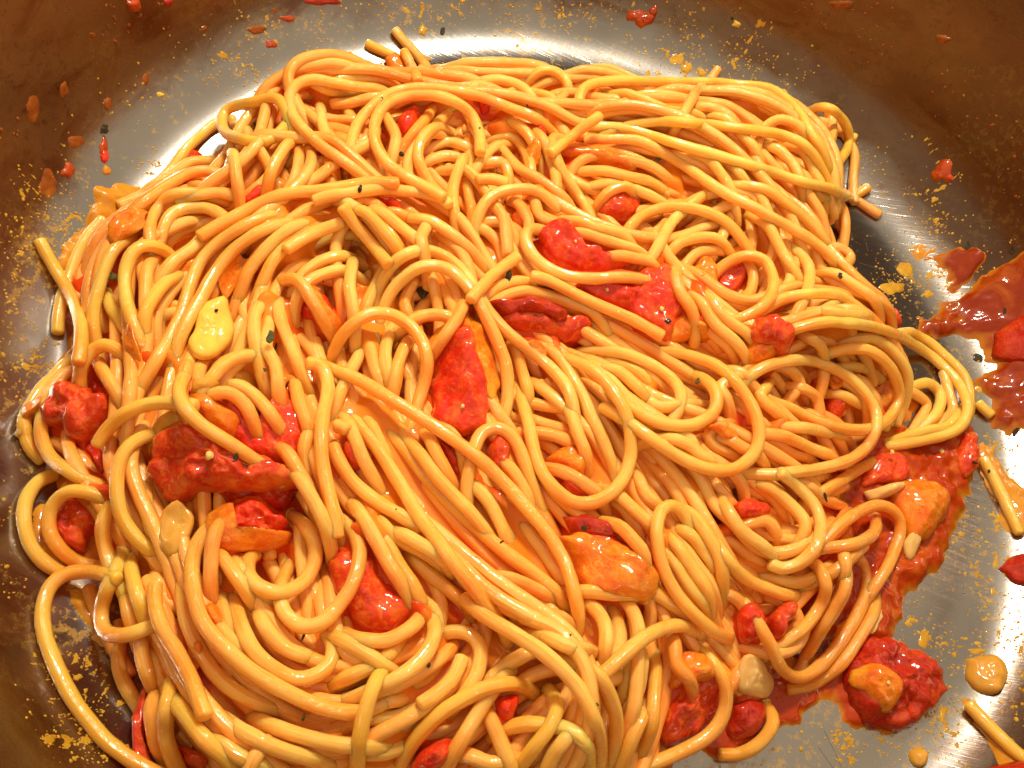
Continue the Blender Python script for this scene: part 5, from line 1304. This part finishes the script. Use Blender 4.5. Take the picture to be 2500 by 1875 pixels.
# lumps stuck to the wall: tile, x, y, a, b, height, material, label
WB = [('A', 720, 30, 85, 70, 1.6, 'sauce', 'round orange sauce blob at the top edge on the left wall'),
 ('A', 905, 5, 60, 60, 1.4, 'sauce_red', 'red sauce blob at the top edge on the left wall'),
 ('A', 860, 512, 52, 44, 1.0, 'garlic', 'pale seed-like crumb stuck at the foot of the upper left wall'),
 ('A', 833, 440, 18, 18, 0.4, 'garlic', 'tiny pale crumb above the seed-like crumb'),
 ('A', 365, 920, 80, 90, 1.3, 'sauce', 'orange sauce blob on the left wall left of the drip'),
 ('A', 555, 790, 55, 110, 1.0, 'sauce', 'upper part of the sauce drip hanging under the black flake'),
 ('A', 560, 850, 60, 80, 1.4, 'tomato_bright', 'red tomato crumb in the drip on the left wall'),
 ('A', 575, 920, 50, 60, 0.8, 'oil', 'oily foot of the drip on the left wall'),
 ('A', 580, 560, 45, 100, 0.7, 'crust_brown', 'reddish streak above the drip on the left wall'),
 ('A', 785, 435, 40, 80, 0.6, 'crust_brown', 'reddish streak left of the seed-like crumb'),
 ('A', 345, 480, 50, 100, 0.5, 'crust_brown', 'dark reddish streak halfway up the left wall'),
 ('A', 175, 600, 80, 160, 0.6, 'crust_brown', 'wide reddish stain at the far left wall'),
 ('A', 495, 185, 40, 40, 0.6, 'crust_brown', 'small dark crust spot on the left wall'),
 ('A', 1100, 155, 40, 40, 0.6, 'crust_brown', 'small orange crust spot near the top of the left wall'),
 ('A', 1390, 160, 110, 50, 0.6, 'crust_brown', 'faint brown crust patch above the steel rim at top left'),
 ('A', 1480, 60, 60, 60, 0.7, 'crust_brown', 'brown crust knob near the top edge, left of centre'),
 ('A', 1545, 100, 90, 40, 0.9, 'sauce', 'orange sauce lump on the wall foot above the top left steel'),
 ('A', 1465, 240, 80, 50, 1.0, 'sauce', 'orange sauce lump at the top left wall foot'),
 ('A', 400, 770, 110, 80, 0.7, 'crust_brown', 'orange crust smear left of the red drip'),
 ('A', 255, 1000, 130, 200, 0.6, 'crust_brown', 'broad crust smear low on the left wall'),
 ('B', 80, 5, 220, 60, 1.2, 'sauce_red', 'red brown sauce line at the top edge above the white glare'),
 ('B', 622, 165, 56, 70, 0.9, 'crust', 'ochre crust lump beside the burnt black fleck'),
 ('B', 1800, 95, 190, 110, 2.0, 'sauce', 'large orange sauce lump on the wall at top right'),
 ('B', 1870, 60, 60, 60, 1.4, 'sauce', 'glossy knob at the right of the top right sauce lump'),
 ('B', 845, 318, 50, 44, 0.5, 'crust', 'ochre spot on the glare above the top edge of the heap'),
 ('B', 1065, 315, 60, 26, 0.4, 'crust', 'thin ochre spot on the glare right of the first'),
 ('B', 1135, 248, 26, 26, 0.4, 'crust', 'small ochre dot on the white glare'),
 ('B', 1000, 298, 22, 20, 0.4, 'crust', 'small ochre dot left of the thin ochre spot'),
 ('B', 1245, 52, 34, 24, 0.5, 'crust', 'ochre grain near the upper fillet at top centre'),
 ('B', 650, 320, 70, 30, 0.4, 'crust', 'ochre smear beside the top edge strand ends'),
 ('C', 660, 130, 50, 40, 1.2, 'garlic', 'pale seed stuck on the wall at upper right'),
 ('C', 1220, 20, 150, 70, 1.2, 'crust_brown', 'dark red crust at the top edge of the right wall'),
 ('C', 1780, 210, 80, 50, 0.7, 'crust_brown', 'dark crust spot high on the right wall'),
 ('C', 1880, 150, 36, 90, 0.5, 'crust_brown', 'dark crust streak high on the right wall'),
 ('C', 1690, 30, 40, 30, 0.6, 'crust_brown', 'dark crust spot at the top of the right wall'),
 ('C', 1770, 930, 140, 150, 1.6, 'sauce', 'orange brown sauce clot low on the right wall'),
 ('C', 1810, 960, 60, 50, 1.4, 'tomato', 'reddish knob in the clot low on the right wall'),
 ('C', 340, 320, 130, 110, 0.7, 'crust', 'ochre crust patch at the top right foot of the wall, left one'),
 ('C', 390, 370, 60, 90, 0.6, 'crust', 'ochre crust tail under the left ochre patch at top right'),
 ('C', 180, 400, 40, 60, 0.6, 'crust', 'ochre grain touching the top strand at right'),
 ('C', 235, 400, 60, 40, 0.6, 'crust', 'ochre grain beside the top strand at right'),
 ('C', 640, 350, 60, 120, 0.6, 'crust', 'ochre crust streak at the foot of the right wall'),
 ('C', 470, 390, 60, 60, 0.5, 'crust', 'ochre crust bridge above the top strand at right'),
 ('C', 770, 510, 160, 50, 0.6, 'crust', 'ochre crust line below the top strand at right'),
 ('C', 890, 530, 40, 60, 0.5, 'crust', 'ochre crust bit at the end of the line below the top strand'),
 ('F', 1560, 210, 130, 90, 0.7, 'crust', 'mustard crust patch on the steel at right, upper one'),
 ('F', 1500, 310, 150, 90, 0.6, 'crust', 'mustard crust patch on the steel at right, lower one'),
 ('F', 1700, 250, 120, 60, 0.5, 'crust', 'mustard crust patch left of the large splash'),
 ('F', 1690, 345, 60, 50, 0.5, 'crust', 'small mustard crust bead left of the large splash'),
 ('F', 1980, 850, 110, 90, 0.6, 'crust', 'mustard crust patch below the large splash'),
 ('G', 465, 1080, 60, 100, 0.5, 'crust', 'yellow crust flake on the steel inside the long yellow loop'),
 ('G', 420, 1170, 50, 40, 0.4, 'crust', 'small yellow crust crumb under the yellow flake'),
 ('I', 1670, 970, 60, 110, 0.5, 'crust', 'golden crust flake right of the dark floor tomato'),
 ('I', 1960, 1030, 110, 40, 0.6, 'crust', 'golden crust patch above the browned onion flake'),
 ('I', 2060, 540, 40, 110, 0.5, 'crust', 'golden crust flake at the right edge'),
 ('I', 1970, 380, 30, 30, 0.6, 'crust', 'golden crust dot on the steel at right'),
 ('I', 1870, 400, 50, 40, 0.5, 'crust', 'golden crust bit beside the narrow part of the right pool'),
 ('I', 1770, 1370, 40, 120, 0.4, 'crust', 'golden crust streak below the dark floor tomato, at its right'),
 ('I', 1215, 1480, 34, 50, 0.4, 'crust', 'golden crust dot left below the dark floor tomato'),
 ('D', 190, 95, 45, 30, 0.5, 'crust', 'yellow crust crumb beside the lone raised tip')]
for q, (tile, x, y, a, b, h, mk, lab) in enumerate(WB):
    a *= 0.82; b *= 0.82
    uv = px(tile, f'{x},{y}')[0]; p, n = pan_point(uv); s = np.linalg.norm(p - CAM) / FPX / 2.212 / 2
    # keep the measured proportions as seen: axes along the picture's right and up, projected on the surface
    V = []; F = []
    rt = RMn @ np.array([1.0, 0, 0]); upv = RMn @ np.array([0, 1.0, 0]); n = n / np.linalg.norm(n)
    vd = (p - CAM) / np.linalg.norm(p - CAM)
    def onsurf(e): return e - vd * (e @ n) / (vd @ n)
    eu, ev = onsurf(rt), onsurf(upv); seg = 16
    if np.linalg.norm(eu) > 2.5: eu *= 2.5 / np.linalg.norm(eu)
    if np.linalg.norm(ev) > 2.5: ev *= 2.5 / np.linalg.norm(ev)
    for k, (t, hh) in enumerate(((1.0, -0.1), (0.9, 0.45), (0.65, 0.85), (0.3, 1.0))):
        for j in range(seg):
            th_ = 2 * math.pi * j / seg
            g = t * (1 + 0.55 * noise.fractal(Vector((math.cos(th_) * 1.1, math.sin(th_) * 1.1, q * 3.7)), 0.8, 2.3, 3))
            V.append(p + eu * (a * s * g * math.cos(th_)) + ev * (b * s * g * math.sin(th_)) + n * h * 0.6 * hh * (1 + 0.5 * noise.noise(Vector((th_ * 2, t * 4, q)))))
    V.append(p + n * h * 0.6)
    for k in range(3):
        for j in range(seg): F.append((k * seg + j, k * seg + (j + 1) % seg, (k + 1) * seg + (j + 1) % seg, (k + 1) * seg + j))
    for j in range(seg): F.append((3 * seg + j, 3 * seg + (j + 1) % seg, 4 * seg))
    o = mesh_obj('crust_lump' if 'crust' in mk else 'sauce_lump', V, F, M[mk], origin=p)
    tag(o, lab, 'crust' if 'crust' in mk else ('crumb' if mk == 'garlic' else 'sauce'))

# countless grains of dried sauce on the pan (cooked on: part of the pan)
def grains(name, spots, m, hmax=0.3):
    V = []; F = []
    for q, (p, n, r) in enumerate(spots):
        blob_on(V, F, p, n, r, r * random.uniform(0.5, 1), min(hmax, r * 0.6), random.uniform(0, 6.28), q * 1.3, seg=6)
    if V:
        o = mesh_obj(name, V, F, m, parent=pan); o['kind'] = 'stuff'
def surf(x, y):
    r = math.hypot(x, y); z = float(pan_z(r)); a = math.asin(min(0.98, max(0, (r - PAN_FLAT) / FIL)))
    return np.array([x, y, z]), np.array([-x / (r + 1e-9) * math.sin(a), -y / (r + 1e-9) * math.sin(a), math.cos(a)])
CL = [('F',1560,260,130,130,420),('F',1750,250,140,90,260),('I',2020,620,120,260,220),('I',1680,1000,70,180,140),('I',1880,1010,150,80,200),('I',1240,1520,60,120,120),('I',1750,1400,90,150,160),('I',1560,1530,90,80,100),('G',430,1250,110,230,420),('G',260,1500,160,50,200),('G',520,1500,60,140,160),('D',210,720,80,110,260),('A',1350,400,420,50,360),('A',1500,250,200,50,120),('B',1550,130,380,60,420),('B',500,70,420,50,300),('C',370,330,120,120,380),('C',640,370,110,110,260),('C',1640,1150,70,160,240),('A',430,1150,90,130,220),('A',220,1090,110,200,240),('A',830,900,80,50,140),('I',1430,1500,60,50,60),('F',2040,1150,110,60,160),('D',90,250,60,250,200),('G',80,1500,70,140,160),('I',2120,300,110,300,200),('I',2130,950,70,260,160)]
PZ = pan_z(GR); DEN = np.zeros(H.shape)
for tile, x, y, rx, ry, cnt in CL:
    c0 = px(tile, f'{x},{y}')[0]; X = unproj(c0, 0.5)[0]
    for _ in range(4): X = unproj(c0, float(pan_z(min(103.5, math.hypot(X[0], X[1])))))[0]
    ex = rx / 2.212 / 34 * 2.5; ey = ry / 2.212 / 34 * 2.9
    ca, sa = math.cos(ROLL), math.sin(ROLL); dx, dy = GX - X[0], GY - X[1]; u_, v_ = dx * ca + dy * sa, -dx * sa + dy * ca
    DEN = np.maximum(DEN, np.exp(-0.5 * ((u_ / ex) ** 2 + (v_ / ey) ** 2)) * (0.85 if tile in 'ABD' else 1.0))
D2, S2 = np.kron(DEN, np.ones((2, 2))), np.kron(SD, np.ones((2, 2))); g2 = (np.arange(2 * NG) + 0.5) * RES / 2 - HALF
X2, Y2 = np.meshgrid(g2, g2, indexing='ij'); R2 = np.hypot(X2, Y2)
cand = (D2 > 0.08) & (R2 < 103) & (S2 < 4)
ht = -np.ones(D2.shape); ii, jj = np.nonzero(cand)
fine = np.array([0.42 * noise.fractal(Vector((g2[a] * 0.25, g2[b] * 0.25, 2)), 0.9, 2.1, 3) + 0.62 * noise.fractal(Vector((g2[a] * 1.0, g2[b] * 1.0, 7)), 0.6, 2.1, 3) for a, b in zip(ii, jj)])
ht[ii, jj] = fine + 0.40 * D2[ii, jj] - 0.54
ok = ht > -0.3; ids = -np.ones(ht.shape, int); ids[ok] = np.arange(ok.sum())
Z = pan_z(R2) + np.clip(ht * 0.6, -0.2, 0.22) - 0.02; V = np.stack([X2[ok], Y2[ok], Z[ok]], 1)
a, b, c, d = ids[:-1, :-1], ids[1:, :-1], ids[1:, 1:], ids[:-1, 1:]; k = (a >= 0) & (b >= 0) & (c >= 0) & (d >= 0)
o = mesh_obj('dried_sauce_crust', V, np.stack([a[k], b[k], c[k], d[k]], 1).tolist(), M['mustard'], parent=pan); o['kind'] = 'stuff'
sp = []; sp2 = []
tries = 0
while len(sp) < 1800 and tries < 200000:
    tries += 1
    th_ = random.uniform(0, 2 * math.pi); r = random.choice((random.gauss(97, 3.5), random.uniform(55, 102)))
    if r > 103: continue
    x, y = r * math.cos(th_), r * math.sin(th_)
    if sample(SD, x, y) > 3: continue
    nz = noise.fractal(Vector((x * 0.09, y * 0.09, 4.0)), 0.8, 2.1, 4) + 0.25 * noise.noise(Vector((x * 0.6, y * 0.6, 1)))
    thr = 0.02 if r > 91 else 0.22
    if nz < thr: continue
    p, n = surf(x, y); sp.append((p, n, random.uniform(0.10, 0.34) * (1.5 if random.random() < 0.08 else 1)))
for tile, x, y, rx, ry, cnt in CL:
    c0 = px(tile, f'{x},{y}')[0]
    for q in range(cnt // 2):
        g = c0 + np.array([random.gauss(0, rx), random.gauss(0, ry)]) / 2.212 * 0.75
        X = unproj(g, 0.5)[0]
        for _ in range(4): X = unproj(g, float(pan_z(min(103.5, math.hypot(X[0], X[1])))))[0]
        if math.hypot(X[0], X[1]) > 103 or sample(SD, X[0], X[1]) > 3: continue
        if noise.noise(Vector((X[0] * 0.35, X[1] * 0.35, 9))) < -0.1: continue
        p, n = surf(X[0], X[1]); sp.append((p, n, random.uniform(0.08, 0.3)))
grains('dried_sauce_grains', sp, M['crust'])
while len(sp2) < 1500:
    th_ = random.uniform(0, 2 * math.pi); z = random.uniform(seam[1], 60) if random.random() < .8 else random.uniform(seam[1], 30)
    x, y = WALL_R(z) * math.cos(th_), WALL_R(z) * math.sin(th_)
    if noise.fractal(Vector((x * 0.05, y * 0.05, z * 0.05)), 0.8, 2.1, 4) < 0.0: continue
    rr_ = math.hypot(x, y)
    sp2.append((np.array([x, y, z]), np.array([-x / rr_, -y / rr_, 0.17]), random.uniform(0.12, 0.45)))
grains('dried_wall_specks', sp2, M['crust_brown'])

# long curved scratches in the bare steel
V = []; F = []
for q in range(46):
    tile, x, y, a0 = random.choice([('I', 1950, 250, 0.1), ('I', 1850, 700, 0.15), ('I', 1900, 300, -0.7), ('I', 1700, 1250, -0.9), ('I', 1050, 1550, -1.2), ('C', 1330, 1350, -0.3), ('C', 1400, 1280, 1.5), ('A', 1150, 650, 0.6), ('A', 1650, 310, 0.9), ('D', 100, 700, 1.3), ('G', 60, 1000, 0.6), ('G', 250, 1400, -0.5)])
    X = unproj(px(tile, f'{x + random.gauss(0, 110)},{y + random.gauss(0, 90)}')[0], 0)[0][:2]
    a = a0 + random.gauss(0, 0.15) + ROLL; cv = random.gauss(0, 0.03); n_ = random.randint(8, 24); w_ = random.uniform(0.03, 0.06); base = len(V); ok = 0
    for k in range(n_):
        X = X + np.array([math.cos(a), math.sin(a)]) * 0.8; a += cv
        if math.hypot(*X) > 96 or sample(SD, *X) > 2: break
        z = float(pan_z(math.hypot(*X))) + 0.012; e = np.array([-math.sin(a), math.cos(a)]) * w_
        V += [(X[0] - e[0], X[1] - e[1], z), (X[0] + e[0], X[1] + e[1], z)]; ok += 1
        if ok > 1: b0 = base + 2 * (ok - 2); F.append((b0, b0 + 2, b0 + 3, b0 + 1))
o = mesh_obj('scratches', V, F, M['scratch'], parent=pan); o['kind'] = 'stuff'

# ------------------------------------------------------------------ labels for strands without one of their own
MARKS = [(p2.mean(0), s) for p2, s in [(c[1], c[2]) for c in CHO] ] 
SHORTM = {}
LM = [((520, 810), 'the garlic piece'), ((510, 1125), 'the large red tomato'), ((190, 1010), 'the leftmost tomato chunk'), ((620, 1270), 'the brightest red tomato'), ((425, 1290), 'the amber onion piece'), ((915, 1430), 'the smooth red tomato'), ((1120, 950), 'the tall middle tomato'), ((1290, 760), 'the glossy dark slice'), ((1580, 740), 'the seeded tomato'), ((1390, 600), 'the pulpy tomato above centre'), ((1500, 510), 'the oval tomato'), ((1890, 820), 'the squarish red chunk'), ((1800, 670), 'the pasta ring'), ((1490, 1390), 'the big orange flap'), ((1840, 1240), 'the short red strip'), ((1890, 1510), 'the red lumps at lower right'), ((1685, 1700), 'the mottled tomato'), ((1850, 1650), 'the large onion petal'), ((2190, 1650), 'the dark floor tomato'), ((2230, 1200), 'the orange slab'), ((1230, 1730), 'the small red triangle'), ((1060, 1840), 'the bottom edge tomato'), ((1220, 1110), 'the narrow hairpin'), ((1130, 830), 'the central arches'), ((1060, 320), 'the upper centre loop'), ((620, 290), 'the small closed loop'), ((1450, 215), 'the top edge'), ((2060, 290), 'the upper right corner'), ((2000, 650), 'the right edge fleck'), ((1600, 390), 'the orange sliver'), ((2050, 900), 'the big right loop'), ((1740, 1000), 'the nested curl'), ((1450, 1010), 'the great hanging loop'), ((350, 480), 'the upper left smear'), ((330, 1350), 'the tight folded corner'), ((560, 1650), 'the lower left whorl'), ((1240, 680), 'the stubby herb stalk'), ((380, 1780), 'the bottom left scrap'), ((160, 1270), 'the nested bows'), ((900, 520), 'the sauced strand end'), ((1310, 330), 'the top red bit'), ((820, 640), 'the middle bundle'), ((1600, 1750), 'the bottom edge')]
def where(p):
    best = min(LM, key=lambda l: np.linalg.norm(np.array(l[0]) - p)); d = p - np.array(best[0]); n = np.linalg.norm(d)
    if n < 40: w_ = 'at'
    elif abs(d[0]) > 2 * abs(d[1]): w_ = 'right of' if d[0] > 0 else 'left of'
    elif abs(d[1]) > 2 * abs(d[0]): w_ = 'below' if d[1] > 0 else 'above'
    else: w_ = ('below' if d[1] > 0 else 'above') + (' right of' if d[0] > 0 else ' left of')
    return w_ + ' ' + best[1]
used = {}
for o, it, C in BUILT:
    L, i, P, lab, m, r, lift = it
    if lab is None:
        d = P[-1] - P[0]; n = plen(P); ratio = np.linalg.norm(d) / n
        shape = 'straight' if ratio > 0.975 else 'slightly bent' if ratio > 0.92 else 'curved' if ratio > 0.75 else 'hooked' if ratio > 0.45 else 'looped'
        size = 'short' if n < 190 else 'long' if n > 420 else 'medium'
        ends = sorted([P[0], P[-1]], key=lambda e: e[1])
        top = 'upper ' if L >= 8 else 'half-buried ' if L <= 5 else ''
        if n < 190: lab = f'{size} {shape} {top}strand stretch {where(P.mean(0))}'
        else:
            a, b = where(ends[0]), where(ends[1])
            lab = f'{top}{shape} strand from {a} to {b}' if a != b else f'{size} {shape} {top}strand {a}'
        if len(lab.split()) > 14: lab = f'{top}{shape} strand with its upper end {where(ends[0])}'
        if lab in used:
            ang = math.degrees(math.atan2(-d[1], d[0])) % 180
            dirn = 'level' if ang < 22 or ang > 158 else 'rising right' if ang < 68 else 'upright' if ang < 112 else 'falling right'
            lab2 = f'{lab}, {dirn}'
            if lab2 in used: lab2 = f'{lab2}, {"paler" if m is None else "yellower"} one'
            lab = lab2
    if lab in used:
        lab = lab.replace('strand', 'strand (lower neighbour)' if L < 7 else 'strand (upper neighbour)', 1)
    lab = ' '.join(lab.split()[:16]); used[lab] = 1
    tag(o, lab, 'pasta', 'spaghetti strands heaped in the pan')
for l_ in range(0, 10):
    zz = [C[:, 2].mean() for o, it, C in BUILT if it[0] == l_]
    if zz: print('Z', l_, len(zz), round(np.mean(zz), 1), round(max(zz), 1))
print('strands', len(BUILT), 'joined', len(low), 'chunks', len(CHO), 'maxH', H[SD > 0].max())
